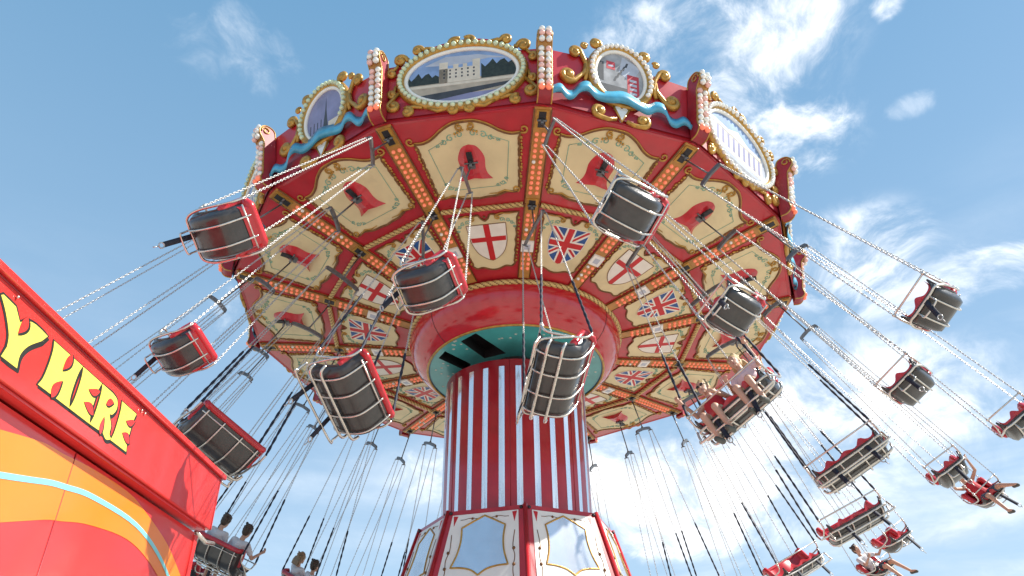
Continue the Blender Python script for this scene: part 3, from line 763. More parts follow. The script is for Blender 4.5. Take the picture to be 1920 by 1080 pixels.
put('roof', rf, ride, MC @ Matrix.Rotation(ang(.5), 4, 'Z'))
# bulbs: the 300 nearest the viewer as parts, the rest in one piece
bpy.context.view_layer.update()
eye = Vector((0, -DIST, CAMZ)); rank = []
for b in BULBS:
    wm = b[0].matrix_world @ b[1]; rank.append(((wm - eye).length, b, wm))
rank.sort(key=lambda q: q[0])
rest = MB()
for n_, (d, b, wm) in enumerate(rank):
    if n_ < 300: link('bulb', BM[(b[2], b[3])], b[0], Matrix.Translation(b[1]))
    else: rest.use(b[2]); rest.ball(wm, b[3], 7, 4)
tag(put('bulbs', rest, ride), kind='stuff')

# ------------------------------------------------------------------ swings
def make_chair(w, double):
    P = {}
    prof = [(.27, .05), (.24, -.03), (.12, -.075), (-.02, -.085), (-.16, -.07), (-.27, -.015), (-.34, .09), (-.39, .21), (-.43, .33)]
    prof = smooth2(prof, 3); nv_ = 17; h = w / 2
    def pt(i, t, off):
        x, z = prof[i]; a = prof[max(0, i - 1)]; b = prof[min(len(prof) - 1, i + 1)]
        tx, tz = b[0] - a[0], b[1] - a[1]; l = math.hypot(tx, tz); nx, nz = tz / l, -tx / l   # inner normal (up / forward)
        nx, nz = (-nx, -nz) if (nx * .3 + nz) < 0 else (nx, nz)
        if i > len(prof) * .55 and nx < 0: nx, nz = -nx, -nz
        if i < len(prof) * .25: nx, nz = .05, 1.0
        e = max(0, (abs(t) - (.72 if not double else .86)) / (.28 if not double else .14)) ** 1.6
        lift = .15 * e + off
        y = t * h * (1 - .06 * e)
        return Vector((x + nx * lift, y - math.copysign(off * e * .8, t) if t else 0, z + nz * lift))
    ts = [-1 + 2 * j / (nv_ - 1) for j in range(nv_)]
    sh = MB().use('chair_shell'); sh.grid([[pt(i, t, 0) for t in ts] for i in range(len(prof))]); 
    rim_ = [pt(0, t, 0) for t in ts] + [pt(i, 1, 0) for i in range(1, len(prof))] + [pt(len(prof) - 1, t, 0) for t in reversed(ts[:-1])] + [pt(i, -1, 0) for i in range(len(prof) - 2, 0, -1)]
    sh.tube(rim_, .016, 6, closed=True)
    P['seat_shell'] = sh.mesh('seat_shell')
    cu = MB().use('chair_red')
    def cpt(i, t):
        v = pt(i, t, .045); seats = 2 if double else 1
        ph = (t + 1) / 2 * seats; ph -= math.floor(min(ph, seats - 1e-6))
        hump = math.cos((ph - .5) * 2 * math.pi) if True else 0        # +1 mid-seat, -1 at the sides
        if i < 8: v.z += .10 * max(0, hump) ** 4 * (1 - i / 8) + .06 * max(0, -hump) ** 2 * (1 if abs(t) < .97 else .3)
        else: v.x += .02 * -hump; v.z += 0
        return v
    cu.grid([[cpt(i, t * .97) for t in [-1 + 2 * j / 28 for j in range(29)]] for i in range(len(prof))])
    P['cushion'] = cu.mesh('cushion')
    ro = MB().use('chair_red')
    L = len(prof) - 1
    cap_i = [i for i in range(len(prof)) if i >= L * (.84 if not double else .95)]
    if not double: ro.grid([[pt(i, t, -.012 - .03 * math.sin(math.pi * (i - cap_i[0]) / (L - cap_i[0] + 2))) for t in ts] for i in cap_i])
    path = [pt(int(L * .72), -1, .02), pt(int(L * .8), -1, .02)] + [pt(L, t, .01) + Vector((-.015, 0, .02)) for t in ts[0:]] + [pt(int(L * .8), 1, .02), pt(int(L * .72), 1, .02)]
    ro.tube([tuple(q) for q in smooth2([tuple(q) for q in path], 2)], .050 if double else .062, 8)
    for s in (-1, 1): ro.ball(path[0] if s < 0 else path[-1], .055, 8, 6)
    P['back_pad'] = ro.mesh('back_pad')
    fr = MB().use('steel')
    hh = h + .025
    side = lambda s: [(-.40, s * hh, .34), (-.33, s * hh, .22), (-.16, s * hh, .17), (.1, s * hh, .17), (.22, s * hh, .20), (.27, s * hh, .30)]
    for s in (-1, 1): fr.tube(smooth2(side(s), 4), .017, 7)
    fr.tube(smooth2([(-.16, -hh, .17), (.12, -hh, .06), (.285, -hh + .06, .02), (.30, -hh * .5, 0), (.30, 0, 0), (.30, hh * .5, 0), (.285, hh - .06, .02), (.12, hh, .06), (-.16, hh, .17)], 5), .018, 7)
    ys = (-.78, -.28, .28, .78) if double else (-.42, .42)
    for y in ys:
        q = [(x - .0, y * h, z) for x, z in ((.30, .0), (.25, -.06), (.12, -.105), (-.02, -.115), (-.16, -.10), (-.285, -.04), (-.365, .08), (-.425, .21), (-.455, .30))]
        fr.tube(smooth2(q, 3), .0135, 7)
    if double:
        for x, z in ((.17, -.105), (-.02, -.125)): fr.tube(smooth2([(x - .03, -hh - .0, z + .12), (x, -hh * .93, z + .02), (x, -hh * .6, z), (x, hh * .6, z), (x, hh * .93, z + .02), (x - .03, hh, z + .12)], 4), .021, 7)
    fr.tube([(-.43, -h * .9, .24), (-.43, h * .9, .24)], .012, 6)
    P['tube_frame'] = fr.mesh('tube_frame')
    lb = MB().use('steel'); lb.tube([(.24, -hh, .30), (.27, -hh, .33), (.27, hh, .33), (.24, hh, .30)], .014, 7)
    for s in (-1, 1): lb.ball((.27, s * hh, .33), .028, 7, 5)
    P['lap_bar'] = lb.mesh('lap_bar')
    ft = MB().use('steel')
    if double: ft.tube(smooth2([(.28, -hh, .04), (.33, -hh, -.10), (.34, -hh + .08, -.16), (.34, hh - .08, -.16), (.33, hh, -.10), (.28, hh, .04)], 5), .017, 7)
    else: ft.tube(smooth2([(.29, -h * .42, .0), (.31, -h * .42, -.10), (.31, -h * .36, -.16), (.31, h * .36, -.16), (.31, h * .42, -.10), (.29, h * .42, .0)], 4), .013, 7)
    P['foot_bar'] = ft.mesh('foot_bar')
    bl = MB().use('webbing')
    rows = [[Vector((.29 + .02 * t, -.035, .02 - .10 * t)), Vector((.29 + .02 * t, .035, .02 - .10 * t)), Vector((.302 + .02 * t, .035, .02 - .10 * t)), Vector((.302 + .02 * t, -.035, .02 - .10 * t))] for t in range(5)]
    bl.grid(rows, closed=True)
    bl.use('chain_steel'); bl.tube([(.375 + .0 * a, .035 * math.cos(a), -.415 + .04 * math.sin(a)) for a in [q * math.pi / 5 for q in range(10)]], .009, 5, closed=True)
    bl.tube([(.377, 0, -.455), (.385, .01, -.53)], .008, 5)
    P['belt'] = bl.mesh('belt')
    return P
WS, WD = .64, 1.22
CH = {False: make_chair(WS, False), True: make_chair(WD, True)}
# chain: 4 m of links, scaled to length
ch = MB().use('chain_steel'); nl = 96; pl = 4.0 / nl
for i in range(nl):
    z = (i + .5) * pl; a = pl * .62; b = .0115; pts = []
    for j in range(8):
        t = 2 * math.pi * j / 8; u, v = b * math.cos(t), a * math.sin(t)
        pts.append((u, 0, z + v) if i % 2 == 0 else (0, u, z + v))
    ch.tube(pts, .0050, 4, closed=True)
ME_CHAIN = ch.mesh('chain')
sv = MB().use('webbing'); rows = []
for i in range(41):
    z = i / 40; tw = i * .62
    rows.append([Vector(((.019 + .005 * math.cos(2 * (2 * math.pi * j / 8 - tw))) * math.cos(2 * math.pi * j / 8), (.019 + .005 * math.cos(2 * (2 * math.pi * j / 8 - tw))) * math.sin(2 * math.pi * j / 8), z)) for j in range(8)])
sv.grid(rows, closed=True); ME_SLEEVE = sv.mesh('chain_sleeve')
def bar_mesh(bw):
    m = MB().use('dark_steel'); n = 9; top_, bot_ = [], []
    out = [(-bw / 2, -.035), (-bw / 2, .0)] + [(bw / 2 * math.sin(t), .02 + .05 * math.cos(t)) for t in [(-1.2 + 2.4 * i / 8) for i in range(9)]] + [(bw / 2, 0), (bw / 2, -.035)] + [(bw * .3, -.02), (0, -.005), (-bw * .3, -.02)]
    m.slab(out, lambda u, v, o: Vector((o, u, v)), -.022, .022, True)
    for s in (-1, 1): m.tube([(-.06, s * (bw / 2 - .02), -.05), (.06, s * (bw / 2 - .02), -.05)], .014, 6)
    m.ball((0, 0, .07), .035, 7, 5)
    return m.mesh('spreader_bar')
ME_BAR = {False: bar_mesh(.50), True: bar_mesh(.80)}
rdm = MB().use('dark_steel'); rdm.tube([(0, 0, 0), (0, 0, 1)], .017, 6); ME_ROD = rdm.mesh('hanger_rod')
def seg(a, b, L0):
    a, b = Vector(a), Vector(b); d = b - a
    return Matrix.Translation(a) @ d.to_track_quat('Z', 'Y').to_matrix().to_4x4() @ Matrix.Diagonal((1, 1, d.length / L0, 1))
KIND = {'so': (6.235, -.20, .5, 5.58, 34.6, 2.9), 'pc': (5.45, -.40, 0, 5.32, 30.8, .9), 'si': (4.38, -.44, .5, 5.28, 24.0, -1.0)}
EXACT = {('so', .5): (36.5, 3.8), ('so', -.5): (37.7, 1.7), ('so', 1.5): (33.8, 4.5), ('so', 2.5): (31.4, 1.4), ('so', 3.5): (38.2, 8.2), ('so', 4.5): (30.7, .5),
         ('pc', 0): (33.6, 1.0), ('pc', 1): (32.6, 1.1), ('pc', -1): (32.2, 1.6), ('pc', 2): (31.6, -2.3), ('pc', 3): (29.8, -3.9), ('pc', 4): (29.8, -1.6),
         ('si', .5): (27.0, -1.0), ('si', -.5): (26.3, .3), ('si', 1.5): (26.4, -3.3), ('si', 2.5): (26.5, -3.2), ('si', 3.5): (24.8, -3.7), ('si', 4.5): (25.7, -.9),
         ('si', -1.5): (25.7, 3.2), ('si', -2.5): (28.0, 3.0), ('si', -3.5): (23.9, -.8), ('si', -4.5): (24.8, -3.5)}
YAWS = {('pc', 0): -11, ('so', .5): 24, ('si', .5): 6, ('si', 2.5): 2, ('si', 3.5): 0, ('si', 1.5): 14, ('si', -.5): 6, ('so', -.5): 3, ('pc', -1): 8, ('pc', 1): 18, ('si', -1.5): 2, ('si', -3.5): 0, ('si', -4.5): 0}
LAB = {('so', .5): 'empty single swing seat in front of the canopy, highest of the seats',
 ('so', -.5): 'empty single swing seat flying left of the canopy, dark underside and red back',
 ('pc', -1): 'empty single swing seat above the pay booth sign',
 ('si', -1.5): 'empty double swing seat partly hidden behind the end of the pay booth',
 ('si', -.5): 'empty double swing seat with slatted underside left of the striped tower',
 ('pc', 0): 'empty single swing seat in front of the red hub bowl',
 ('si', .5): 'empty double swing seat hanging in front of the striped tower',
 ('pc', 1): 'empty single swing seat right of the hub, before the flag panels',
 ('si', 1.5): 'double swing seat carrying two fair-haired riders below the canopy edge',
 ('so', 1.5): 'empty single swing seat against the sky, topmost on the right',
 ('pc', 2): 'empty single swing seat against the sky, second from top on the right',
 ('so', 2.5): 'empty single swing seat cut off by the right picture edge',
 ('si', 2.5): 'empty double swing seat on the right with two dangling belts, upper of the pair',
 ('si', 3.5): 'empty double swing seat on the right just below the similar upper one',
 ('pc', 3): 'empty single swing seat just in front of the rider in red',
 ('so', 3.5): 'single swing seat carrying the rider in a red top',
 ('pc', 4): 'small empty single swing seat above the rider in white at bottom right',
 ('so', 4.5): 'single swing seat carrying the rider in a white top at bottom right',
 ('si', 4.5): 'empty double swing seat cut by the bottom picture edge on the right',
 ('si', -3.5): 'double swing seat seen from behind carrying two riders in white shirts',
 ('si', -4.5): 'double swing seat at the bottom edge carrying a curly sandy-haired and a dark-haired rider'}
SW = {}
PITCHES = {('si', .5): 5, ('si', 1.5): -10, ('si', -3.5): -6, ('si', -4.5): 0, ('so', -4.5): 0, ('so', 3.5): 6, ('so', 4.5): 4}
def swing(kd, k):
    r, h, off, L, al, be = KIND[kd]; al, be = EXACT.get((kd, k), (al, be)); al, be = R_(al), R_(be)
    a = ang(k); H = MC @ Vector((r * math.cos(a), r * math.sin(a), h))
    rad = Vector((math.cos(a), math.sin(a), 0)); tan = Vector((-math.sin(a), math.cos(a), 0))
    d = (rad * math.sin(al) + Vector((0, 0, -math.cos(al))) + tan * math.tan(be)).normalized()
    Cp = H + d * L; up = -d; fw = -tan; fw = (fw - up * fw.dot(up)).normalized(); lf = up.cross(fw)
    yaw = random.uniform(-.10, .10)
    if (kd, k) in YAWS: yaw = R_(YAWS[(kd, k)])
    M = Matrix(((fw.x, lf.x, up.x, Cp.x), (fw.y, lf.y, up.y, Cp.y), (fw.z, lf.z, up.z, Cp.z), (0, 0, 0, 1))) @ Matrix.Rotation(yaw, 4, 'Z')
    PT = Matrix.Rotation(R_(-PITCHES.get((kd, k), 11)), 4, 'Y')
    sc = .88 if kd != 'si' else 1.0
    if kd != 'si': PT = PT @ Matrix.Diagonal((sc, sc, sc, 1))
    dbl = kd == 'si'; o = empty('swing_chair', M); SW[(kd, k)] = M @ PT
    if (kd, k) in LAB: lab = LAB[(kd, k)]
    else:
        row = {'so': 'outer-row single', 'pc': 'middle-row single', 'si': 'inner-row double'}[kd]; ORD = ('nearest', 'second nearest', 'third nearest', 'fourth nearest')
        if -3.6 < k < 0: lab = '%s swing seat hidden by the booth, chains above its sign, %s the front' % (row, ORD[int(-k - 1)])
        elif k < -3.6: lab = '%s swing seat below the picture, its chains %s the tower on the left' % (row, ORD[int(k + 7)])
        else: lab = '%s swing seat below the picture, its chains %s the tower on the right' % (row, ORD[int(7 - k)])
    tag(o, lab, 'swing seat', 'swing seats hung around the canopy')
    P = CH[dbl]; w = WD if dbl else WS
    for n_ in ('seat_shell', 'cushion', 'back_pad', 'tube_frame', 'lap_bar', 'foot_bar'): link(n_, P[n_], o, PT)
    if dbl:
        for s in (-.5, .5): link('belt', P['belt'], o, PT @ Matrix.Translation((0, s * w / 2, 0)) @ Matrix.Rotation(random.uniform(-.15, .15), 4, 'X'))
    else: link('belt', P['belt'], o, PT @ Matrix.Translation((0, .05, 0)) @ Matrix.Rotation(random.uniform(-.2, .2), 4, 'X'))
    bw = .80 if dbl else .50; zb = L - .80; hh = w / 2 + .025
    byaw = random.uniform(-.5, .5); BMx = Matrix.Translation((0, 0, zb)) @ Matrix.Rotation(byaw * .6, 4, 'Z')
    link('spreader_bar', ME_BAR[dbl], o, BMx)
    link('hanger_rod', ME_ROD, o, seg((0, 0, zb + .07), (0, 0, L), 1.0))
    for s in (-1, 1):
        for x0, z0, xb in ((.27, .33, .05), (-.40, .34, -.05)):
            A = PT @ Vector((x0, s * hh, z0)); B = BMx @ Vector((xb, s * (bw / 2 - .02), -.05))
            if dbl:
                Cc = A + (B - A).normalized() * 1.45
                link('chain_sleeve', ME_SLEEVE, o, seg(A, Cc, 1.0)); link('chain', ME_CHAIN, o, seg(Cc, B, 4.0))
            else: link('chain', ME_CHAIN, o, seg(A, B, 4.0))
    return o
random.seed(21)
for kd in ('so', 'pc', 'si'):
    for i in range(-7, 7): swing(kd, i + KIND[kd][2])

# ------------------------------------------------------------------ riders
def limb(m, a, b, ra, rb, n=9):
    a, b = Vector(a), Vector(b)
    pts, rs = [], []
    d = (b - a)
    for i in range(7):
        t = i / 6; pts.append(a + d * t); rs.append(ra + (rb - ra) * t)
    m.tube(pts, rs, n); m.ball(a, ra, n, 6); m.ball(b, rb, n, 6)
def finish(o, vox, smooth_it=6):
    r = o.modifiers.new('skin', 'REMESH'); r.mode = 'VOXEL'; r.voxel_size = vox; r.use_smooth_shade = True
    s = o.modifiers.new('soften', 'SMOOTH'); s.iterations = smooth_it; s.factor = .5
def hand(m, w, d, side, s):
    w = Vector(w); d = Vector(d).normalized(); p = d.orthogonal().normalized(); q = d.cross(p)
    if abs(side.dot(p)) < abs(side.dot(q)): p, q = q, p
    limb(m, w, w + d * .075 * s, .026 * s, .036 * s)
    for i in range(4):
        r0 = w + d * .075 * s + p * (i - 1.5) * .019 * s; l = (.062, .072, .068, .054)[i] * s
        k1 = r0 + d * l * .55 + q * .006 * s; k2 = k1 + d * l * .28 + q * .03 * s; k3 = k2 - d * .01 * s + q * .022 * s
        m.tube([r0, k1, k2, k3], [.0095 * s, .009 * s, .0085 * s, .007 * s], 6)
    t0 = w + d * .025 * s + p * .03 * s
    m.tube([t0, t0 + p * .022 * s + d * .025 * s + q * .012 * s, t0 + p * .016 * s + d * .05 * s + q * .035 * s], [.012 * s, .011 * s, .008 * s], 6)
def person(Mc, y, s, label, hair, top, legs, arms, lean=.0, longhair=False, shoes=True, glasses=False, sleeves=True, hat=False, tank=False, headpitch=0., knees=((.42, .11), (.42, -.11)), feet=((.50, .12, -.40), (.48, -.10, -.42))):
    M = Mc @ Matrix.Translation((0, y, .0)) @ Matrix.Diagonal((s, s, s, 1)).to_4x4()
    root = empty('person', M); tag(root, label, 'person', 'riders on the swing')
    hip = Vector((-.12, 0, .10)); ch_ = Vector((-.22 - lean, 0, .46)); nk = Vector((-.24 - lean, 0, .60)); hd = Vector((-.22 - lean * 1.05 + headpitch, 0, .735))
    b = MB().use('skin')
    limb(b, hip + Vector((0, -.075, 0)), hip + Vector((0, .075, 0)), .105, .105, 12)
    b.tube([hip, hip * .5 + ch_ * .5, ch_], [.135, .128, .135], 12)
    for s_ in (-1, 1): limb(b, ch_ + Vector((0, 0, -.02)), ch_ + Vector((0, s_ * .13, .045)), .11, .062, 12); limb(b, ch_ + Vector((.02, s_ * .06, -.04)), ch_ + Vector((0, s_ * .08, -.16)), .09, .085, 12)
    limb(b, ch_ + Vector((0, 0, .05)), nk, .065, .05); limb(b, nk, hd, .05, .055)
    b.ball(hd + Vector((.0, 0, .03)), .1, 14, 10, (.98, .80, 1.12)); b.ball(hd + Vector((.03, 0, -.04)), .07, 12, 8, (1, .85, 1.05))
    b.ball(hd + Vector((.105, 0, .0)), .018, 8, 6, (1.1, .8, 1.3)); b.ball(hd + Vector((.075, 0, -.09)), .025, 8, 6)
    for s_ in (-1, 1): b.ball(hd + Vector((-.005, s_ * .083, .005)), .026, 8, 6, (.7, .4, 1.2))
    fw = Vector((1, 0, 0))
    for j, s_ in enumerate((1, -1)):
        kx, ky = knees[j]; kn = Vector((kx - .06, ky, .13)); an = Vector(feet[j])
        limb(b, hip + Vector((.02, s_ * .085, .0)), kn, .082, .058, 10); limb(b, kn, an, .056, .036, 10); limb(b, kn * .7 + an * .3 + Vector((-.012, 0, 0)), kn * .45 + an * .55, .052, .04)
        limb(b, an, an + Vector((.14, 0, -.03)), .036, .03); limb(b, an + Vector((-.02, 0, -.03)), an + Vector((.08, 0, -.045)), .033, .033)
    for j, s_ in enumerate((1, -1)):
        sh_ = ch_ + Vector((0, s_ * .165, .05)); el, wr = Vector(arms[j][0]), Vector(arms[j][1])
        limb(b, sh_, el, .047, .037, 10); limb(b, el, wr, .037, .026, 10); hand(b, wr, wr - el, Vector((0, s_, 0)), 1.0)
    bo_ = put('body', b, root); finish(bo_, .0085, 5)
    # clothing
    t = MB().use(top)
    limb(t, hip + Vector((0, -.075, .02)), hip + Vector((0, .075, .02)), .118, .118, 12); t.tube([hip, hip * .5 + ch_ * .5, ch_], [.150, .145, .150], 12)
    for s_ in (-1, 1):
        limb(t, ch_ + Vector((0, 0, -.02)), ch_ + Vector((0, s_ * (.10 if tank else .13), .04)), .125, .06 if tank else .075, 12); limb(t, ch_ + Vector((.02, s_ * .06, -.04)), ch_ + Vector((0, s_ * .08, -.16)), .103, .098, 12)
        if sleeves:
            sh_ = ch_ + Vector((0, s_ * .165, .05)); el = Vector(arms[0 if s_ > 0 else 1][0]); limb(t, sh_, sh_ + (el - sh_) * .62, .066, .058, 10)
    to = put('shirt', t, root); finish(to, .012, 4)
    l = MB().use(legs)
    limb(l, hip + Vector((0, -.075, -.005)), hip + Vector((0, .075, -.005)), .117, .117, 12)
    for j, s_ in enumerate((1, -1)):
        kx, ky = knees[j]; kn = Vector((kx - .06, ky, .13)); h0 = hip + Vector((.02, s_ * .085, .0)); limb(l, h0, h0 + (kn - h0) * .72, .097, .082, 10)
    lo = put('shorts', l, root); finish(lo, .012, 4)
    hr = MB().use(hair); c0 = hd + Vector((-.018, 0, .045))
    hr.ball(c0, .108, 14, 10, (.98, .86, 1.08)); hr.ball(c0 + Vector((-.03, 0, -.04)), .095, 12, 8, (.85, .92, 1.1))
    rnd = random.Random(int(y * 100) + 5)
    for i in range(26):
        a = rnd.uniform(0, 6.28); zz = rnd.uniform(-.03, .10); rr = .095; p = c0 + Vector((-.025 + rr * math.cos(a) * .8, rr * math.sin(a) * .82, zz))
        if p.x > hd.x + .055 and zz < .05: continue
        hr.ball(p, rnd.uniform(.02, .034), 7, 5)
    if longhair:
        for i in range(9):
            a = -1 + 2 * i / 8; p = c0 + Vector((-.06 - .02 * math.cos(a), .085 * a, -.02)); hr.tube([p, p + Vector((-.035, .02 * a, -.09)), p + Vector((-.05, .03 * a, -.18))], [.032, .03, .015], 7)
    ho = put('hair', hr, root); finish(ho, .011, 3)
    f = MB()
    for s_ in (-1, 1):
        if glasses:
            f.use('eye_dark'); f.ball(hd + Vector((.098, s_ * .036, .03)), .03, 8, 6, (.35, 1, .75)); f.tube([hd + Vector((.09, s_ * .06, .035)), hd + Vector((.0, s_ * .09, .03))], .005, 4)
        else:
            f.use('flag_white'); f.ball(hd + Vector((.085, s_ * .033, .028)), .014, 8, 6, (.7, 1.2, .8)); f.use('eye_dark'); f.ball(hd + Vector((.094, s_ * .033, .028)), .007, 6, 4)
            f.use(hair); f.tube([hd + Vector((.095, s_ * .016, .05)), hd + Vector((.098, s_ * .034, .056)), hd + Vector((.088, s_ * .052, .05))], .005, 4)
    f.use('lips'); f.ball(hd + Vector((.094, 0, -.047)), .02, 8, 5, (.45, 1.1, .4))
    put('face', f, root)
    if shoes:
        for j in range(2):
            sh2 = MB().use('shoe'); an = Vector(feet[j]); limb(sh2, an + Vector((-.03, 0, -.035)), an + Vector((.15, 0, -.05)), .045, .04, 10)
            so_ = put('shoe', sh2, root); finish(so_, .012, 3)
    if hat:
        ha = MB().use('cloth_khaki'); c = hd + Vector((-.01, 0, .06))
        prof = [(.001, .115), (.07, .105), (.105, .06), (.112, .0), (.165, -.03), (.165, -.036), (.105, -.008)]
        rows = [[c + Vector((r * math.cos(a), r * .92 * math.sin(a), z)) for a in [2 * math.pi * j / 18 for j in range(18)]] for r, z in prof]
        ha.grid(rows, closed=True); put('hat', ha, root)
    return root
def grip(w2, s): return [Vector((.20, s * w2 * .86, .45)), Vector((.22, s * (w2 - .02), .62))]
M9 = SW[('si', 1.5)]
lap = lambda: [((-.06, .26, .26), (.20, .20, .33)), ((-.06, -.26, .26), (.20, -.20, .33))]
person(M9, -.30, .98, 'child in dark glasses with short fair hair, left of two on the double seat', 'hair_blond', 'cloth_red', 'cloth_khaki',
       [((-.06, .27, .30), (.20, .20, .38)), ((.02, -.30, .40), (.22, -.33, .62))], glasses=True, sleeves=False, tank=True, lean=-.16, feet=((.34, .12, -.26), (.32, -.10, -.28)))
person(M9, .30, .96, 'child in pale pink top with long fair hair, right of two on the double seat', 'hair_blond', 'cloth_pink', 'cloth_khaki',
       [((.00, .30, .42), (.16, .34, .66)), ((-.05, -.27, .28), (.22, -.20, .36))], longhair=True, lean=-.14, feet=((.34, .12, -.26), (.32, -.10, -.28)))
person(SW[('so', 3.5)], 0, 1.0, 'rider in red sleeveless top and denim shorts with both arms raised', 'hair_brown', 'cloth_red', 'cloth_denim',
       [((-.18, .34, .62), (-.06, .36, .90)), ((-.18, -.34, .62), (-.06, -.36, .90))], lean=.10, sleeves=False, tank=True, knees=((.46, .16), (.44, -.17)), feet=((.78, .22, .00), (.60, -.24, -.30)))
person(SW[('so', 4.5)], 0, 1.0, 'rider in white top and dark shorts leaning back at bottom right', 'hair_brown', 'cloth_white', 'cloth_dark',
       [((-.02, .30, .36), (.22, .30, .50)), ((-.02, -.30, .36), (.22, -.30, .50))], lean=.08, knees=((.46, .13), (.46, -.13)), feet=((.72, .16, -.26), (.66, -.14, -.30)))
M20 = SW[('si', -3.5)]
person(M20, .30, 1.08, 'dark-haired rider in white shirt seen from behind, left on the double seat', 'hair_brown', 'cloth_white', 'cloth_dark', lap(), lean=-.06)
person(M20, -.30, 1.08, 'dark-haired rider in white shirt gripping the chain, right on the double seat', 'hair_brown', 'cloth_white', 'cloth_dark',
       [((-.06, .26, .26), (.20, .20, .33)), ((-.04, -.34, .34), (.14, -.36, .52))], lean=-.06)
person(SW[('si', -4.5)], .3, 1.05, 'rider with curly sandy hair and pale shirt at the bottom edge', 'hair_sand', 'cloth_white', 'cloth_dark', lap(), longhair=True)
person(SW[('si', -4.5)], -.3, 1.05, 'dark-haired rider at the bottom edge, only the head showing', 'hair_brown', 'cloth_white', 'cloth_dark', lap())

# ------------------------------------------------------------------ pay booth
XF, YE, Z0, Z1, YN, XW = -3.43, -7.10, 3.61, 4.225, -13.2, -3.57
BR = Matrix.Translation((XF, YE, 0)) @ Matrix.Rotation(R_(1.3), 4, 'Z') @ Matrix.Translation((-XF, -YE, 0))
booth = empty('pay_booth', BR @ Matrix.Translation((-4.8, -10, 0)))
tag(booth, 'glossy red pay booth with orange swoosh and yellow PAY HERE lettering', 'booth')
IB = Matrix.Translation((4.8, 10, 0))
def bput(name, m, parent=None): return put(name, m, parent or booth, IB if parent is None else None)
m = MB().use('booth_red'); m.box(((XF - 6.2) / 2, (YE + YN) / 2, (Z0 + Z1) / 2), (XF + 6.2, YE - YN, Z1 - Z0)); fas = bput('fascia', m)
bv = fas.modifiers.new('edge', 'BEVEL'); bv.width = .012; bv.segments = 2
m = MB().use('booth_red'); m.box((XF + .012, (YE + YN) / 2 + .01, Z1 - .01), (.06, YE - YN + .05, .055)); m.box(((XF - 6.2) / 2, YE + .015, Z1 - .01), (XF + 6.2, .06, .055)); lip = bput('top_lip', m, fas)
bv = lip.modifiers.new('edge', 'BEVEL'); bv.width = .01; bv.segments = 2
m = MB().use('crimson'); m.tube([(XF + .003, YN, Z1 - .048), (XF + .003, YE, Z1 - .048)], .006, 5); m.tube([(XF + .002, YE - .045, Z0), (XF + .002, YE - .045, Z1 - .05)], .004, 4); bput('fascia_seam', m, fas)
m = MB().use('steel')
for y in (-7.11, -9.25, -9.32, -11.3): m.ball((XF + .012, y, Z1 - .085 if y < -7.2 else Z1 - .07), .012, 6, 4)
bput('rivet', m, fas)
m = MB().use('booth_red'); m.box(((XW - 6.1) / 2, (-7.2 + YN) / 2, Z0 / 2 - .02), (XW + 6.1, -7.2 - YN, Z0 - .05)); wall = bput('wall', m)
m = MB().use('booth_red'); m.box((XW - .03, -7.17, Z0 / 2 - .03), (.09, .09, Z0 - .08)); bput('corner_post', m)
m = MB().use('booth_red'); m.box(((XF + XW) / 2 - .02, (YE + YN) / 2 - .03, Z0 - .014), (abs(XF - XW) - .03, YE - YN - .12, .02)); bput('soffit', m)
m = MB().use('steel'); m.tube([(XW - .02, -7.13, Z0 - .02), (XW + .0, -6.85, Z0 - .07), (XW + .05, -6.72, Z0 - .06)], .025, 7); bput('hinge_arm', m)
fw_ = lambda y, z, o: Vector((XW + o, y, z))
tp = smooth2([(-13.1, 2.2), (-12.2, 2.85), (-11.4, 3.25), (-10.42, 3.47), (-10.0, 3.50), (-9.53, 3.53), (-8.9, 3.53), (-8.5, 3.47), (-7.82, 3.30), (-7.26, 3.05)], 5)
bt = smooth2([(-13.1, 1.3), (-12.2, 2.1), (-11.2, 2.62), (-10.11, 2.97), (-9.76, 3.05), (-9.36, 3.12), (-8.68, 3.16), (-8.1, 3.06), (-7.6, 2.86), (-7.26, 2.55)], 5)
m = MB().use('booth_orange'); n_ = min(len(tp), len(bt))
m.add([fw_(*q, .004) for q in tp[:n_]] + [fw_(*q, .004) for q in bt[:n_]], [(i, i + 1, n_ + i + 1, n_ + i) for i in range(n_ - 1)]); bput('swoosh', m, wall)
cy = smooth2([(-13.1, 1.75), (-12.2, 2.4), (-11.3, 2.95), (-10.25, 3.22), (-9.84, 3.29), (-9.41, 3.33), (-8.58, 3.31), (-7.9, 3.14), (-7.23, 2.82)], 5)
m = MB().use('booth_cyan'); m.add([fw_(y, z + .022, .008) for y, z in cy] + [fw_(y, z - .022, .008) for y, z in cy], [(i, i + 1, len(cy) + i + 1, len(cy) + i) for i in range(len(cy) - 1)]); bput('stripe', m, wall)
m = MB().use('crimson'); m.tube([fw_(-9.85, Z0 - .05, .002), fw_(-9.85, 0.1, .002)], .006, 4); bput('wall_seam', m, wall)
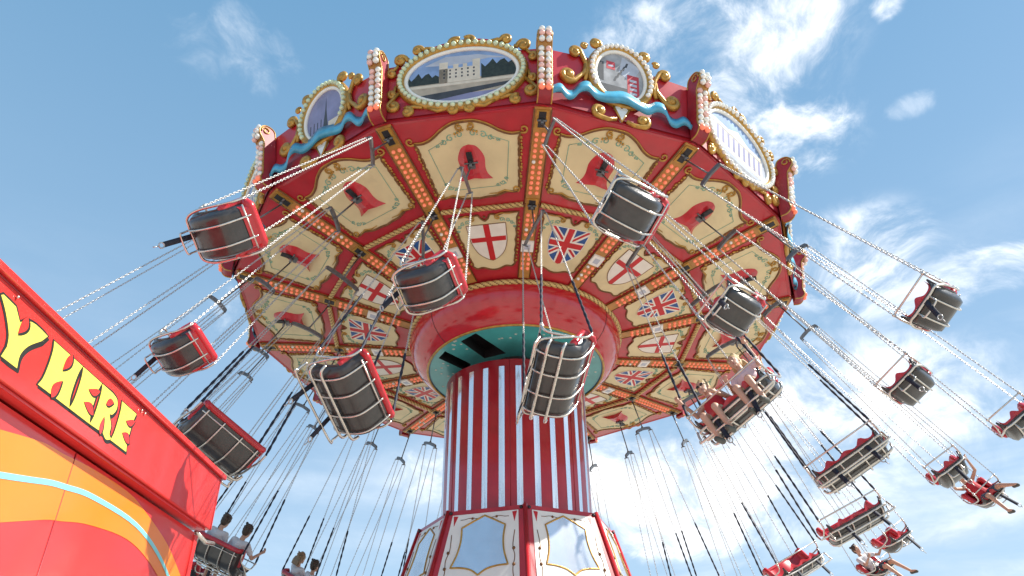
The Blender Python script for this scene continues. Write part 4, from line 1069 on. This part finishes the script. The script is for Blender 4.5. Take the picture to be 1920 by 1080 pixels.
# lettering: flared fairground capitals, yellow on black, red counters
def flare(w): return smooth2([(-.04 * 1, 0), (.03, .18), (.05, .5), (.03, .82), (-.03, 1)], 3) , smooth2([(w + .03, 1), (w - .03, .82), (w - .05, .5), (w - .03, .18), (w + .04, 0)], 3)
def tear(c, rx, ry, a):
    out = []
    for i in range(14):
        t = 2 * math.pi * i / 14; r = 1 if math.cos(t) < .3 else 1 + .8 * (math.cos(t) - .3)
        x, y_ = rx * r * math.cos(t), ry * math.sin(t) * (1 - .35 * max(0, math.cos(t))); out.append((c[0] + x * math.cos(a) - y_ * math.sin(a), c[1] + x * math.sin(a) + y_ * math.cos(a)))
    return out
def block(w): l, r = flare(w); return l + r
def leaf(a, b, w, bend=0.):      # pointed counter from a to b
    a, b = Vector(a), Vector(b); d = b - a; n_ = Vector((-d.y, d.x)).normalized(); out = []
    for q in range(9): t = q / 8; out.append(tuple(a + d * t + n_ * (w * math.sin(math.pi * t ** .8) + bend * math.sin(math.pi * t))))
    for q in range(7, 0, -1): t = q / 8; out.append(tuple(a + d * t + n_ * (-w * math.sin(math.pi * t ** .8) + bend * math.sin(math.pi * t))))
    return out
GL = {
 'H': (1.0, [block(1.0)], [leaf((.60, 1.05), (.46, .60), .10, .03), leaf((.42, -.06), (.56, .40), .11, .04)]),
 'E': (.85, [block(.85)], [leaf((.90, .80), (.42, .66), .085, .05), leaf((.92, .22), (.40, .34), .10, -.04)]),
 'R': (.95, [smooth2([(-.04, 0), (.03, .18), (.05, .5), (.03, .82), (-.03, 1)], 3) + smooth2([(.5, 1), (.80, .94), (.90, .74), (.78, .55), (.66, .50), (.86, .30), (.90, .1), (1.02, .02), (.82, -.06), (.62, .02)], 3)], [leaf((.36, .66), (.68, .80), .09, .03), leaf((.50, -.06), (.44, .36), .085, .02)]),
 'Y': (1.15, [smooth2([(-.02, 1.02), (.30, 1.0)], 2) + [(.50, .80)] + smooth2([(.62, .94), (.85, 1.0), (1.2, .98)], 3) + smooth2([(1.1, .80), (.86, .52), (.76, .26), (.80, .0)], 4) + smooth2([(.80, 0), (.4, 0)], 2) + smooth2([(.44, .22), (.38, .45), (.16, .76), (-.06, .98)], 4)], [leaf((.62, 1.0), (.54, .58), .09, .03)]),
 'A': (1.05, [smooth2([(-.06, 0), (.12, .3), (.28, .68), (.34, 1.02)], 4) + smooth2([(.34, 1.02), (.72, 1.02)], 2) + smooth2([(.74, .7), (.88, .3), (1.08, 0)], 4) + [(.66, 0), (.60, .16), (.42, .16), (.36, 0)]], [leaf((.50, .30), (.54, .82), .07)]),
 'P': (.9, [smooth2([(-.04, 0), (.03, .18), (.05, .5), (.03, .82), (-.03, 1)], 3) + smooth2([(.5, 1), (.84, .94), (.92, .70), (.76, .46), (.50, .42), (.46, .2), (.52, 0)], 3)], [leaf((.36, .62), (.68, .80), .09, .03)])}
def dedupe(p): return [q for i, q in enumerate(p) if (Vector(q) - Vector(p[i - 1])).length > 1e-4]
HL = .345; ZL = 3.735
def grow(p, d):
    p = dedupe(p); s = 1 if area(p) > 0 else -1; out = []
    for i in range(len(p)):
        a, b, c = Vector(p[i - 1]), Vector(p[i]), Vector(p[(i + 1) % len(p)])
        e1, e2 = (b - a).normalized(), (c - b).normalized(); n1, n2 = Vector((e1.y, -e1.x)) * s, Vector((e2.y, -e2.x)) * s
        nn_ = n1 + n2; nn_ = nn_.normalized() if nn_.length > .1 else n1
        out.append(tuple(b + nn_ * d))
    return out
for chx, y0, y1 in (('P', -5.38, -4.98), ('A', -4.90, -4.40), ('Y', -4.38, -3.86), ('H', -3.74, -3.34), ('E', -3.31, -3.02), ('R', -2.99, -2.67), ('E', -2.63, -2.36)):
    w, body, tears = GL[chx]; k = (y1 - y0) / w
    fl = lambda u, v, o, y0=y0, k=k: Vector((XF + o, YE + y0 + .07 + u * k, ZL + v * HL))
    m = MB().use('letter_black')
    for p in body:
        m.slab(grow(p, .05), fl, .001, .003); m.slab([(u + .05, v - .045) for u, v in grow(p, .035)], fl, .0005, .0022)
    m.use('letter_yellow')
    for p in body: m.slab(dedupe(p), fl, .003, .005)
    m.use('letter_black')
    for p in tears: m.slab([(u + .03, v - .01) for u, v in grow(p, .022)], fl, .005, .0066)
    m.use('booth_red')
    for p in tears: m.slab(grow(p, -.004), fl, .0066, .0078)
    bput('letter', m, fas)
